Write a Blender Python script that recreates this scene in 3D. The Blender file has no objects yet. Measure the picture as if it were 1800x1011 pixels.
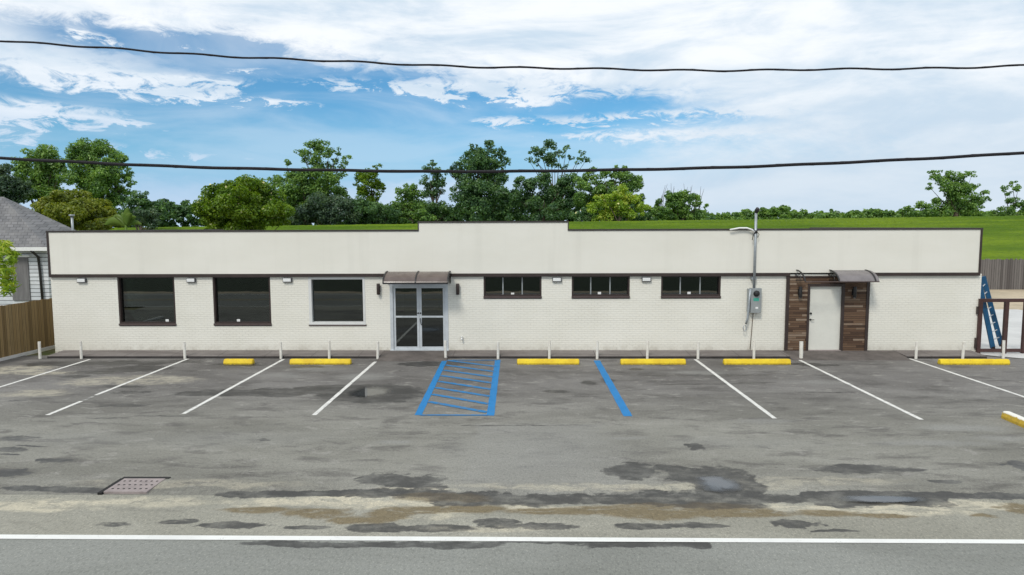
import bpy, math, random
import numpy as np
from mathutils import Matrix, Vector
S = bpy.context.scene
COL = S.collection
R = math.radians
random.seed(7)
rng = np.random.default_rng(11)

# ------------------------------------------------------------------ camera
YAW, PITCH, ROLL, CD, CH, FPX = R(1.0125), R(5.108), R(-0.181), 22.80, 4.293, 1200.0
CM = Matrix.Rotation(YAW, 3, 'Z') @ Matrix.Rotation(math.pi/2-PITCH, 3, 'X') @ Matrix.Rotation(ROLL, 3, 'Z')
CO = Vector((0, -CD, CH))
cam_d = bpy.data.cameras.new('camera'); cam = bpy.data.objects.new('camera', cam_d); COL.objects.link(cam)
cam_d.sensor_width = 36; cam_d.lens = 24; cam_d.clip_end = 3000; cam_d.clip_start = 0.1
cam.matrix_world = Matrix.Translation(CO) @ CM.to_4x4()
S.camera = cam

def ray(px, py): return CM @ Vector((px-900, -(py-505.5), -FPX))
def onY(px, py, Y=0.0):
    d = ray(px, py); t = (Y+CD)/d.y
    return CO + d*t
def onZ(px, py, Z=0.0):
    d = ray(px, py); t = (Z-CH)/d.z
    return CO + d*t
def wx(px, py=550, Y=0.0): return onY(px, py, Y).x
def wz(py, px=900, Y=0.0): return onY(px, py, Y).z

# ------------------------------------------------------------------ nodes
class NT:
    def __init__(s, t): s.t = t; s.n = t.nodes; s.l = t.links
    def lk(s, v, sock):
        if v is None: return
        if hasattr(v, 'is_output') or hasattr(v, 'links'): s.l.new(v, sock)
        else:
            if isinstance(v, (tuple, list)) and len(v) == 3 and sock.type == 'RGBA': v = (*v, 1)
            sock.default_value = v
    def new(s, kind, **kw):
        nd = s.n.new(kind)
        for k, v in kw.items(): setattr(nd, k, v)
        return nd
    def m(s, op, a, b=None, c=None, clamp=False):
        nd = s.new('ShaderNodeMath', operation=op, use_clamp=clamp)
        s.lk(a, nd.inputs[0])
        if b is not None: s.lk(b, nd.inputs[1])
        if c is not None: s.lk(c, nd.inputs[2])
        return nd.outputs[0]
    def mr(s, v, a, b, c=0.0, d=1.0, smooth=True):
        nd = s.new('ShaderNodeMapRange', interpolation_type='SMOOTHSTEP' if smooth else 'LINEAR')
        for k, q in enumerate((v, a, b, c, d)): s.lk(q, nd.inputs[k])
        return nd.outputs[0]
    def mix(s, f, a, b, blend='MIX'):
        nd = s.new('ShaderNodeMix', data_type='RGBA', blend_type=blend)
        s.lk(f, nd.inputs[0]); s.lk(a, nd.inputs[6]); s.lk(b, nd.inputs[7])
        return nd.outputs[2]
    def vec(s, x, y, z):
        nd = s.new('ShaderNodeCombineXYZ')
        for k, q in enumerate((x, y, z)): s.lk(q, nd.inputs[k])
        return nd.outputs[0]
    def sep(s, v):
        nd = s.new('ShaderNodeSeparateXYZ'); s.lk(v, nd.inputs[0]); return nd.outputs
    def mul(s, v, xyz):
        nd = s.new('ShaderNodeVectorMath', operation='MULTIPLY'); s.lk(v, nd.inputs[0]); nd.inputs[1].default_value = xyz; return nd.outputs[0]
    def noise(s, v, scale, detail=4, rough=.55, dist=0.0):
        nd = s.new('ShaderNodeTexNoise'); s.lk(v, nd.inputs['Vector'])
        nd.inputs['Scale'].default_value = scale; nd.inputs['Detail'].default_value = detail
        nd.inputs['Roughness'].default_value = rough; nd.inputs['Distortion'].default_value = dist
        return nd.outputs[0]
    def bump(s, h, strength=.3, dist=.01):
        nd = s.new('ShaderNodeBump'); nd.inputs['Strength'].default_value = strength; nd.inputs['Distance'].default_value = dist
        s.lk(h, nd.inputs['Height']); return nd.outputs[0]

def newmat(name):
    m = bpy.data.materials.new(name); m.use_nodes = True
    t = NT(m.node_tree); t.n.clear()
    out = t.new('ShaderNodeOutputMaterial')
    return m, t, out
def principled(t, out, col, rough, nrm=None, metal=0.0, spec=.5):
    b = t.new('ShaderNodeBsdfPrincipled')
    t.lk(col, b.inputs['Base Color']); t.lk(rough, b.inputs['Roughness']); t.lk(metal, b.inputs['Metallic'])
    t.lk(spec, b.inputs['Specular IOR Level'])
    if nrm is not None: t.lk(nrm, b.inputs['Normal'])
    t.l.new(b.outputs[0], out.inputs[0]); return b
def pos(t): return t.new('ShaderNodeNewGeometry').outputs['Position']
def lin(r, g, b):
    f = lambda c: (c/255/12.92 if c/255 <= .04045 else ((c/255+.055)/1.055)**2.4)
    return (f(r), f(g), f(b))
def sc(c, k): return tuple(x*k for x in c)

def pm(name, col, rough=.6, var=.18, scale=6, bump=.15, bscale=60, metal=0.0, spec=.5, dirt=None, stretch=(1, 1, 1)):
    m, t, out = newmat(name); p = t.mul(pos(t), stretch)
    n1 = t.noise(p, scale, 6, .6); n2 = t.noise(p, scale*9, 4, .6)
    f = t.m('ADD', t.m('MULTIPLY', n1, .65), t.m('MULTIPLY', n2, .35))
    f = t.mr(f, .3, .7)
    c = t.mix(f, sc(col, 1-var), sc(col, 1+var))
    if dirt: c = t.mix(t.mr(t.noise(p, scale*1.7, 8, .7), .55, .75, 0, .7), c, dirt)
    nb = t.bump(t.noise(p, bscale, 4, .6), bump, .01) if bump else None
    r = t.mr(n2, .3, .7, max(rough-.08, .02), min(rough+.1, 1))
    principled(t, out, c, r, nb, metal, spec); return m

M = {}
M['trim'] = pm('dark_brown_metal', (.040, .026, .022), .45, .25, 4, .05)
M['coping'] = pm('coping_metal', (.045, .036, .032), .4, .25, 3, .05)
M['silver'] = pm('anodised_aluminium', (.60, .63, .65), .4, .1, 5, .03, metal=.25)
M['housing'] = pm('dark_grey_housing', (.07, .07, .075), .5, .15, 8, .05)
M['gate'] = pm('reddish_brown_metal', (.060, .026, .022), .45, .25, 4, .05)
M['black'] = pm('black_metal', (.018, .017, .017), .45, .3, 8, .05)
M['white_plastic'] = pm('white_plastic', (.80, .80, .78), .4, .06, 8, .03)
M['post'] = pm('white_post_paint', (.76, .73, .66), .55, .12, 9, .1, dirt=(.42, .36, .28))
def m_yellow():
    m, t, out = newmat('yellow_paint'); p = pos(t); x, y, z = t.sep(p); n = t.noise(p, 13, 7, .72); n2 = t.noise(p, 2.2, 4, .6); n3 = t.noise(t.mul(p, (1, 1, 2)), 34, 5, .7)
    c = t.mix(t.mr(n2, .35, .65), (.70, .47, .008), (.82, .60, .014))
    c = t.mix(t.mr(n, .54, .68, 0, .6), c, (.42, .29, .02))
    c = t.mix(t.mr(n3, .63, .68, 0, .9), c, (.36, .33, .27))
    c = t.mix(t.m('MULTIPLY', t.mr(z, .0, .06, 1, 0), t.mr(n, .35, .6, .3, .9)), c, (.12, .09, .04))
    principled(t, out, c, .6, t.bump(n3, .4, .01)); return m
M['yellow'] = m_yellow()
def m_worn():
    m, t, out = newmat('worn_yellow_paint'); p = pos(t); x, y, z = t.sep(p); n = t.noise(p, 9, 6, .7)
    c = t.mix(t.mr(n, .35, .65), (.58, .38, .03), (.40, .27, .04))
    c = t.mix(t.mr(t.m('ADD', z, t.m('MULTIPLY', t.m('SUBTRACT', n, .5), .10)), .125, .15), c, (.80, .77, .70))
    principled(t, out, c, .7, t.bump(t.noise(p, 60, 4), .4, .01)); return m
M['yellow_worn'] = m_worn()
M['galv'] = pm('galvanised_steel', (.36, .39, .41), .42, .15, 10, .05, metal=.4)
M['meterbox'] = pm('grey_meter_enamel', (.29, .31, .31), .45, .1, 8, .05)
M['green'] = pm('green_label', (.05, .36, .27), .5, .1, 10, 0)
M['copper'] = pm('weathered_cable', (.16, .12, .09), .6, .2, 10, .1)
M['door_white'] = pm('white_door_paint', (.71, .70, .63), .45, .04, 2, .03)
M['blue_fibre'] = pm('blue_fibreglass', (.006, .075, .17), .45, .2, 5, .05)
M['alu'] = pm('bare_aluminium', (.62, .63, .64), .35, .1, 10, .03, metal=.5)
M['concrete'] = pm('pale_concrete', (.56, .55, .53), .8, .12, .8, .2, 40)
M['slab'] = pm('drain_concrete', (.30, .252, .240), .85, .2, 6, .3, 60)
M['hole'] = pm('dark_hole', (.012, .011, .01), .9, .1, 6, 0)
M['siding_board'] = pm('grey_board', (.17, .165, .165), .8, .25, 2, .2, 30, stretch=(4, 4, .5))
M['cable'] = pm('black_cable', (.011, .009, .012), .85, .2, 3, .1)
M['interior'] = pm('interior_plaster', (.6, .59, .56), .8, .1, 1, .05)
M['roofdeck'] = pm('flat_roof_felt', (.20, .20, .20), .9, .2, 1, .1)
M['bark'] = pm('bark', (.085, .065, .048), .9, .35, 3, .4, 20, stretch=(3, 3, .6))
M['curtain'] = pm('curtain_cloth', (.62, .66, .62), .85, .1, 3, .1)
M['sand'] = pm('sandy_dirt', (.44, .36, .25), .95, .25, .5, .3, 20, dirt=(.28, .24, .15))

def m_glass():
    m, t, out = newmat('tinted_glass')
    fr = t.new('ShaderNodeFresnel'); fr.inputs[0].default_value = 1.95
    nb = t.bump(t.noise(pos(t), 1.3, 1), .04, .02); t.l.new(nb, fr.inputs[1])
    g = t.new('ShaderNodeBsdfGlossy'); g.inputs['Roughness'].default_value = .015; g.inputs[0].default_value = (.9, .95, .95, 1); t.l.new(nb, g.inputs['Normal'])
    tr = t.new('ShaderNodeBsdfTransparent'); tr.inputs[0].default_value = (.27, .31, .29, 1)
    mx = t.new('ShaderNodeMixShader'); t.l.new(fr.outputs[0], mx.inputs[0]); t.l.new(tr.outputs[0], mx.inputs[1]); t.l.new(g.outputs[0], mx.inputs[2])
    t.l.new(mx.outputs[0], out.inputs[0]); return m
M['glass'] = m_glass()
def m_poly(name, col, a):
    m, t, out = newmat(name)
    b = t.new('ShaderNodeBsdfPrincipled'); t.lk(col, b.inputs['Base Color']); b.inputs['Roughness'].default_value = .22
    tr = t.new('ShaderNodeBsdfTransparent'); tr.inputs[0].default_value = (*sc(col, 1.6), 1)
    mx = t.new('ShaderNodeMixShader'); t.lk(t.mr(t.noise(pos(t), 3, 4), .3, .7, a-.1, a+.1), mx.inputs[0])
    t.l.new(tr.outputs[0], mx.inputs[1]); t.l.new(b.outputs[0], mx.inputs[2]); t.l.new(mx.outputs[0], out.inputs[0]); return m
M['poly_brown'] = m_poly('bronze_polycarbonate', (.155, .12, .105), .85)
M['poly_grey'] = m_poly('grey_polycarbonate', (.26, .235, .235), .75)

def m_brick():
    m, t, out = newmat('painted_brick'); p = pos(t); x, y, z = t.sep(p)
    bt = t.new('ShaderNodeTexBrick'); t.lk(t.vec(t.m('ADD', x, t.m('MULTIPLY', y, 1.0)), z, 0.0), bt.inputs['Vector'])
    bt.inputs['Scale'].default_value = 1; bt.inputs['Brick Width'].default_value = .215; bt.inputs['Row Height'].default_value = .075
    bt.inputs['Mortar Size'].default_value = .009; bt.inputs['Mortar Smooth'].default_value = .35
    n = t.noise(t.mul(p, (1, 1, 1)), .55, 6, .6); nf = t.noise(p, 14, 5, .65)
    c = t.mix(t.mr(n, .3, .7), (.775, .75, .66), (.835, .81, .725))
    c = t.mix(t.m('MULTIPLY', t.mr(bt.outputs['Fac'], 0, 1), t.mr(t.noise(t.mul(p, (.5, .5, 2)), 1.1, 4), .35, .65, .06, .26)), c, (.44, .42, .35))
    c = t.mix(t.mr(nf, .52, .8, 0, .25), c, (.50, .47, .40))
    c = t.mix(t.m('MULTIPLY', t.mr(z, .10, .42, 1, 0), t.mr(t.noise(p, 3, 6, .7), .35, .7, .1, .6)), c, (.40, .36, .29))
    h = t.m('SUBTRACT', t.m('MULTIPLY', nf, .25), bt.outputs['Fac'])
    principled(t, out, c, .6, t.bump(h, .55, .012)); return m
M['brick'] = m_brick()
def m_stucco():
    m, t, out = newmat('painted_stucco'); p = pos(t)
    n = t.noise(t.mul(p, (.5, 1, 1.2)), .7, 6, .6); v = t.noise(t.mul(p, (1.6, 1, .12)), 1.1, 5, .6); f = t.noise(p, 30, 4, .6)
    c = t.mix(t.mr(n, .3, .7), (.755, .73, .645), (.80, .775, .695))
    c = t.mix(t.mr(v, .5, .75, 0, .16), c, (.54, .52, .45))
    x, y, z = t.sep(p)
    seam = t.m('ABSOLUTE', t.m('SUBTRACT', t.m('FRACT', t.m('DIVIDE', x, 1.22)), .5))
    c = t.mix(t.mr(seam, .002, .007, .05, 0), c, (.42, .40, .34))
    principled(t, out, c, .75, t.bump(f, .25, .008)); return m
M['stucco'] = m_stucco()

def m_planks(name, cols, axis, width, gap=.06, spread=1.0, grain=(1, 1, 30)):
    """boards: axis 'z' = horizontal boards stacked along z, 'x' / 'y' = vertical boards side by side"""
    m, t, out = newmat(name); p = pos(t); x, y, z = t.sep(p)
    a = {'x': x, 'y': y, 'z': z}[axis]
    s = t.m('DIVIDE', a, width); i = t.m('FLOOR', s); fr = t.m('FRACT', s)
    if axis == 'z':   # staggered lengths
        off = t.m('FRACT', t.m('MULTIPLY', i, .377)); j = t.m('FLOOR', t.m('ADD', t.m('DIVIDE', x, .8), off)); idv = t.vec(i, j, 0.0)
    else: idv = t.vec(i, 0.0, 3.0)
    wn = t.new('ShaderNodeTexWhiteNoise'); t.lk(idv, wn.inputs['Vector'])
    cr = t.new('ShaderNodeValToRGB'); e = cr.color_ramp.elements
    e[0].position = 0; e[0].color = (*cols[0], 1); e[1].position = 1; e[1].color = (*cols[-1], 1)
    for k, c in enumerate(cols[1:-1]): q = e.new((k+1)/(len(cols)-1)); q.color = (*c, 1)
    gr = t.noise(t.mul(p, grain), 2.2, 6, .65)
    t.lk(t.m('ADD', t.m('MULTIPLY', wn.outputs['Value'], spread), t.m('MULTIPLY', t.m('SUBTRACT', gr, .5), .7), clamp=True), cr.inputs[0])
    c = t.mix(t.mr(gr, .4, .75, 0, .5), cr.outputs[0], sc(cols[0], .6))
    edge = t.m('ABSOLUTE', t.m('SUBTRACT', fr, .5)); g = t.mr(edge, .5-gap, .5-gap*.3)
    c = t.mix(g, c, sc(cols[0], .22))
    h = t.m('SUBTRACT', t.m('MULTIPLY', gr, .3), g)
    principled(t, out, c, .8, t.bump(h, .6, .01)); return m
M['cladding'] = m_planks('stained_planks', [(.055, .029, .016), (.10, .053, .029), (.13, .074, .041), (.16, .095, .054), (.33, .25, .18)], 'z', .075, .09, .98, (2, 1, 22))
M['fence_tan'] = m_planks('tan_fence_boards', [(.15, .095, .035), (.25, .165, .068), (.31, .21, .092), (.21, .15, .07)], 'y', .14, .07, .9, (1, 30, 1.2))
M['fence_grey'] = m_planks('weathered_fence_boards', [(.09, .078, .072), (.155, .138, .130), (.20, .182, .17), (.12, .108, .10)], 'x', .15, .07, .9, (30, 1, 1.2))
M['siding'] = m_planks('white_lap_siding', [(.60, .63, .66), (.78, .80, .82), (.82, .83, .84)], 'z', .20, .13, .5, (1, 1, 3))
def m_shingle():
    m, t, out = newmat('grey_shingles'); p = pos(t); x, y, z = t.sep(p)
    bt = t.new('ShaderNodeTexBrick'); t.lk(t.vec(t.m('ADD', x, t.m('MULTIPLY', y, .4)), t.m('MULTIPLY', z, 2.0), 0.0), bt.inputs['Vector'])
    bt.inputs['Scale'].default_value = 1; bt.inputs['Brick Width'].default_value = .33; bt.inputs['Row Height'].default_value = .28
    bt.inputs['Mortar Size'].default_value = .02; bt.inputs['Color1'].default_value = (.13, .13, .135, 1); bt.inputs['Color2'].default_value = (.21, .205, .21, 1); bt.inputs['Mortar'].default_value = (.09, .09, .09, 1)
    c = t.mix(t.mr(t.noise(p, 1.4, 6, .65), .35, .7, 0, .5), bt.outputs[0], (.27, .26, .25))
    principled(t, out, c, .9, t.bump(t.noise(p, 25, 4), .4, .02)); return m
M['shingle'] = m_shingle()

def m_grass():
    m, t, out = newmat('mown_grass'); p = pos(t); x, y, z = t.sep(p)
    n1 = t.noise(t.mul(p, (.05, .35, .35)), 1.3, 6, .6); n2 = t.noise(p, 2.2, 8, .7); n3 = t.noise(t.mul(p, (.5, 2, 2)), 3, 6, .7)
    c = t.mix(t.mr(n1, .32, .68), (.068, .138, .003), (.165, .250, .008))
    c = t.mix(t.mr(n2, .42, .70, 0, .65), c, (.075, .125, .008))
    c = t.mix(t.mr(n3, .58, .8, 0, .5), c, (.24, .27, .03))
    principled(t, out, c, .9, t.bump(t.m('ADD', n2, t.noise(p, 14, 5, .7)), .8, .12), spec=.15); return m
M['grass'] = m_grass()
def m_ground():
    m, t, out = newmat('rough_ground'); p = pos(t)
    n = t.noise(p, .35, 8, .65); n2 = t.noise(p, 4, 8, .7)
    c = t.mix(t.mr(n, .38, .6), (.07, .11, .02), (.26, .21, .13)); c = t.mix(t.mr(n2, .45, .7, 0, .5), c, (.12, .11, .05))
    principled(t, out, c, .95, t.bump(n2, .6, .05), spec=.15); return m
M['ground'] = m_ground()
M['verge'] = pm('dull_verge_grass', (.018, .032, .008), .95, .4, 1.2, .5, 10)

def m_leaf(name, dark, mid, light, tr=.45, nscale=.9):
    m, t, out = newmat(name); p = pos(t)
    isl = t.new('ShaderNodeNewGeometry').outputs['Random Per Island']
    f = t.m('ADD', t.m('MULTIPLY', isl, .55), t.m('MULTIPLY', t.mr(t.noise(p, nscale, 3, .5), .3, .7), .5), clamp=True)
    cr = t.new('ShaderNodeValToRGB'); e = cr.color_ramp.elements
    e[0].position = .1; e[0].color = (*dark, 1); e[1].position = .95; e[1].color = (*light, 1); q = e.new(.5); q.color = (*mid, 1)
    t.lk(f, cr.inputs[0])
    d = t.new('ShaderNodeBsdfDiffuse'); t.l.new(cr.outputs[0], d.inputs[0])
    tl = t.new('ShaderNodeBsdfTranslucent'); t.lk(t.mix(1.0, cr.outputs[0], (1.25, 1.15, .6), 'MULTIPLY'), tl.inputs[0])
    mx = t.new('ShaderNodeMixShader'); mx.inputs[0].default_value = tr
    t.l.new(d.outputs[0], mx.inputs[1]); t.l.new(tl.outputs[0], mx.inputs[2])
    g = t.new('ShaderNodeBsdfGlossy'); g.inputs['Roughness'].default_value = .45
    m2 = t.new('ShaderNodeMixShader'); m2.inputs[0].default_value = .035; t.l.new(mx.outputs[0], m2.inputs[1]); t.l.new(g.outputs[0], m2.inputs[2])
    t.l.new(m2.outputs[0], out.inputs[0]); return m
LEAF = {
 'mid': m_leaf('mid_green_leaves', (0000.054, 0000.127, 0000.033), (0000.145, 0000.287, 0000.063), (0000.327, 0000.497, 0000.110)),
 'deep': m_leaf('deep_green_leaves', (0000.033, 0000.088, 0000.040), (0000.088, 0000.193, 0000.072), (0000.206, 0000.351, 0000.110)),
 'blue': m_leaf('bluish_dark_leaves', (0000.030, 0000.063, 0000.043), (0000.070, 0000.131, 0000.078), (0000.160, 0000.242, 0000.121)),
 'bright': m_leaf('bright_green_leaves', (.045, .110, .004), (.120, .235, .008), (.250, .370, .025)),
 'yellow': m_leaf('yellow_green_leaves', (0000.145, 0000.266, 0000.024), (0000.293, 0000.461, 0000.038), (0000.558, 0000.600, 0000.096)),
 'olive': m_leaf('olive_leaves', (00.065, 00.107, 00.011), (00.173, 00.231, 00.017), (00.331, 00.360, 00.046)),
}
M['flower'] = pm('cream_blossom', (.66, .62, .30), .7, .15, 3, 0)
M['banana'] = m_leaf('banana_leaf', (.08, .16, .02), (.14, .25, .035), (.24, .34, .06), .45)

# ------------------------------------------------------------------ mesh builder
class MB:
    def __init__(s): s.v = []; s.f = []; s.mi = []
    def _add(s, vs, fs, mi=0):
        o = len(s.v); s.v += [tuple(v) for v in vs]; s.f += [tuple(i+o for i in f) for f in fs]; s.mi += [mi]*len(fs)
    def box(s, x0, x1, y0, y1, z0, z1, mi=0, c=0.0):
        if c:   # chamfered around z-top edges is overkill: chamfer the four front/back long edges
            prof = [(y0+c, z0), (y1-c, z0), (y1, z0+c), (y1, z1-c), (y1-c, z1), (y0+c, z1), (y0, z1-c), (y0, z0+c)]
            s.extrude_x(prof, x0, x1, mi); return
        v = [(x, y, z) for x in (x0, x1) for y in (y0, y1) for z in (z0, z1)]
        s._add(v, [(0, 1, 3, 2), (4, 6, 7, 5), (0, 4, 5, 1), (2, 3, 7, 6), (0, 2, 6, 4), (1, 5, 7, 3)], mi)
    def extrude_x(s, prof, x0, x1, mi=0):
        n = len(prof)
        v = [(x0, y, z) for y, z in prof]+[(x1, y, z) for y, z in prof]
        fs = [(i, (i+1) % n, (i+1) % n+n, i+n) for i in range(n)]+[tuple(range(n))[::-1], tuple(range(n, 2*n))]
        s._add(v, fs, mi)
    def tube(s, pts, r, n=10, cap=True, mi=0):
        pts = [Vector(p) for p in pts]; rs = r if isinstance(r, (list, tuple)) else [r]*len(pts)
        o = len(s.v); prev = None
        for k, p in enumerate(pts):
            a = pts[min(k+1, len(pts)-1)]-pts[max(k-1, 0)]
            a.normalize()
            if prev is None:
                ref = Vector((0, 0, 1)) if abs(a.z) < .9 else Vector((1, 0, 0)); u = a.cross(ref).normalized()
            else: u = (prev-a*prev.dot(a)).normalized()
            prev = u; w = a.cross(u)
            for j in range(n):
                th = 2*math.pi*j/n; s.v.append(tuple(p+(u*math.cos(th)+w*math.sin(th))*rs[k]))
        fs = [(o+k*n+j, o+k*n+(j+1) % n, o+(k+1)*n+(j+1) % n, o+(k+1)*n+j) for k in range(len(pts)-1) for j in range(n)]
        if cap: fs += [tuple(o+j for j in range(n))[::-1], tuple(o+(len(pts)-1)*n+j for j in range(n))]
        s.f += fs; s.mi += [mi]*len(fs)
    def beam(s, a, b, w, h, up=(0, 0, 1), mi=0):
        a, b = Vector(a), Vector(b); d = (b-a).normalized(); u = d.cross(Vector(up)).normalized(); t = u.cross(d)
        v = [p+u*i*w/2+t*j*h/2 for p in (a, b) for i, j in ((-1, -1), (1, -1), (1, 1), (-1, 1))]
        s._add(v, [(0, 1, 2, 3), (7, 6, 5, 4), (0, 4, 5, 1), (1, 5, 6, 2), (2, 6, 7, 3), (3, 7, 4, 0)], mi)
    def grid_solid(s, xs, zs, solid, y0, y1):
        """front wall: cells of xs*zs that are solid get faces only where they meet the open"""
        nx, nz = len(xs)-1, len(zs)-1
        S_ = lambda i, k: 0 <= i < nx and 0 <= k < nz and solid((xs[i]+xs[i+1])/2, (zs[k]+zs[k+1])/2)
        for i in range(nx):
            for k in range(nz):
                if not S_(i, k): continue
                a, b, c, d = xs[i], xs[i+1], zs[k], zs[k+1]
                s._add([(a, y0, c), (b, y0, c), (b, y0, d), (a, y0, d)], [(0, 1, 2, 3)])
                s._add([(a, y1, c), (b, y1, c), (b, y1, d), (a, y1, d)], [(3, 2, 1, 0)])
                if not S_(i-1, k): s._add([(a, y0, c), (a, y0, d), (a, y1, d), (a, y1, c)], [(0, 1, 2, 3)])
                if not S_(i+1, k): s._add([(b, y0, c), (b, y1, c), (b, y1, d), (b, y0, d)], [(0, 1, 2, 3)])
                if not S_(i, k-1): s._add([(a, y0, c), (a, y1, c), (b, y1, c), (b, y0, c)], [(0, 1, 2, 3)])
                if not S_(i, k+1): s._add([(a, y0, d), (b, y0, d), (b, y1, d), (a, y1, d)], [(0, 1, 2, 3)])
    def build(s, name, mats, parent=None, smooth=False, bevel=0):
        if not isinstance(mats, (list, tuple)): mats = [mats]
        off = WL[parent.name]['w'] if parent is not None else Vector((0, 0, 0))
        me = bpy.data.meshes.new(name); me.from_pydata([(v[0]-off.x, v[1]-off.y, v[2]-off.z) for v in s.v], [], s.f)
        for m in mats: me.materials.append(m)
        if len(mats) > 1: me.polygons.foreach_set('material_index', s.mi)
        if smooth: me.polygons.foreach_set('use_smooth', [True]*len(s.f))
        me.update(); o = bpy.data.objects.new(name, me); COL.objects.link(o); WL[o.name] = {'w': off}
        if parent is not None: o.parent = parent
        if bevel:
            b = o.modifiers.new('bevel', 'BEVEL'); b.width = bevel; b.segments = 2; b.limit_method = 'ANGLE'
        return o
WL = {}
def tag(o, label=None, cat=None, group=None, kind=None):
    if label: o['label'] = label
    if cat: o['category'] = cat
    if group: o['group'] = group
    if kind: o['kind'] = kind
    return o
def thing(name, loc, label, cat, group=None):
    o = bpy.data.objects.new(name, None); COL.objects.link(o); o.location = loc; o.empty_display_size = .2
    WL[o.name] = {'w': Vector(loc)}; return tag(o, label, cat, group)
def copy_tree(o, parent=None):
    c = o.copy(); COL.objects.link(c); c.parent = parent
    for k in ('label', 'category', 'group', 'kind'):
        if parent is None and k in o: c[k] = o[k]
    for ch in list(o.children): copy_tree(ch, c)
    return c
def one(name, mb, mats, label, cat, group=None, smooth=False, kind=None):
    return tag(mb.build(name, mats, None, smooth), label, cat, group, kind)

# ------------------------------------------------------------------ numpy noise
def vnoise(x, y, seed):
    r = np.random.default_rng(seed); G = r.random((256, 256))
    xi = np.floor(x).astype(int); yi = np.floor(y).astype(int); fx = x-xi; fy = y-yi
    fx = fx*fx*(3-2*fx); fy = fy*fy*(3-2*fy)
    g = lambda a, b: G[a & 255, b & 255]
    return (g(xi, yi)*(1-fx)+g(xi+1, yi)*fx)*(1-fy)+(g(xi, yi+1)*(1-fx)+g(xi+1, yi+1)*fx)*fy
def fbm(x, y, seed, oct=5, gain=.55):
    s = 0; a = 1; t = 0
    for k in range(oct): s = s+a*vnoise(x*2**k+k*17.3, y*2**k+k*9.1, seed+k); t += a; a *= gain
    return s/t
def sstep(e0, e1, v):
    t = np.clip((v-e0)/(e1-e0), 0, 1); return t*t*(3-2*t)

# ------------------------------------------------------------------ ground, lot, road
XL, XR = wx(97, 614), wx(1718, 617)
KERB = -.80            # kerb face
ROADY = onZ(900, 947).y             # white edge line
GUT = onZ(900, 868).y               # joint between the lot and the gutter apron

WET_SHADE, SAND, MUD, PALE = [], [], [], []
def el(lst, px, py, rx, ry, a=1.0):
    p = onZ(px, py); d = p.y+CD
    lst.append((p.x, p.y, rx*d/FPX, ry*d*d/(CH*FPX), a))
for q in [(100, 640, 65, 5), (190, 638, 70, 4), (300, 636, 60, 3, .8), (165, 655, 42, 4), (245, 648, 62, 6), (130, 662, 30, 3, .8), (420, 640, 60, 4, .7), (268, 640, 30, 3),
          (345, 690, 35, 5), (410, 691, 60, 6), (480, 690, 70, 8), (560, 685, 60, 6), (650, 692, 92, 16, 1.1), (600, 683, 60, 6), (215, 680, 40, 3, .8), (230, 690, 50, 4, .6), (215, 712, 60, 4, .6),
          (30, 770, 45, 4, .7), (20, 792, 40, 5, .7), (88, 810, 24, 4), (15, 833, 38, 9), (475, 773, 14, 3, .8),
          (700, 845, 68, 13, 1.15), (765, 856, 26, 6), (1112, 825, 42, 14, 1.1), (1185, 822, 32, 5), (1225, 836, 40, 14, 1.1), (1268, 847, 52, 24, 1.2), (1218, 786, 14, 6),
          (1500, 823, 78, 9, 1.1), (1580, 826, 40, 4, .8), (1800, 825, 14, 14), (1665, 846, 32, 3), (1030, 672, 22, 4, .8), (975, 688, 24, 3, .7), (1070, 668, 14, 5, .8),
          (760, 640, 70, 4), (1420, 640, 30, 3, .8), (1080, 740, 40, 3, .4), (30, 705, 24, 2, .6), (1240, 660, 140, 3, .5), (1700, 690, 100, 4, .4), (1500, 690, 90, 4, .35)]: el(WET_SHADE, *q)
# gutter line (left end: crack shadow painted in as wet) and the muddy apron
for x0, x1, y0, y1, w in [(0, 190, 857, 862, 4), (390, 640, 866, 866, 5), (640, 760, 866, 866, 7), (760, 1130, 874, 875, 11), (1130, 1320, 872, 880, 14), (1320, 1500, 873, 870, 7), (1420, 1820, 866, 869, 5), (1460, 1660, 877, 877, 10)]:
    n = max(2, int((x1-x0)/40))
    for k in range(n): el(WET_SHADE, x0+(x1-x0)*(k+.5)/n, y0+(y1-y0)*(k+.5)/n, (x1-x0)/n*.85, w, 1.1)
for q in [(690, 905, 50, 15), (620, 912, 40, 8), (560, 900, 60, 9), (800, 893, 95, 10), (960, 897, 80, 7), (1060, 898, 90, 10), (1170, 900, 90, 12), (1280, 898, 80, 12), (1330, 903, 70, 9), (1450, 900, 60, 7), (1545, 906, 60, 4),
          (450, 895, 70, 7), (1790, 890, 30, 12), (1735, 905, 24, 4), (780, 872, 90, 7, .8), (1250, 888, 80, 10, .9), (1150, 888, 70, 8, .9)]: el(MUD, *q)
for q in [(410, 922, 70, 7), (540, 926, 50, 5), (670, 926, 60, 8), (760, 928, 80, 6), (880, 920, 50, 9), (960, 926, 50, 6), (1135, 924, 50, 7), (1225, 922, 70, 6, .9), (1410, 921, 28, 8), (1475, 932, 40, 3), (190, 920, 30, 5, .7), (310, 915, 40, 5, .7)]: el(WET_SHADE, *q)
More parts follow.
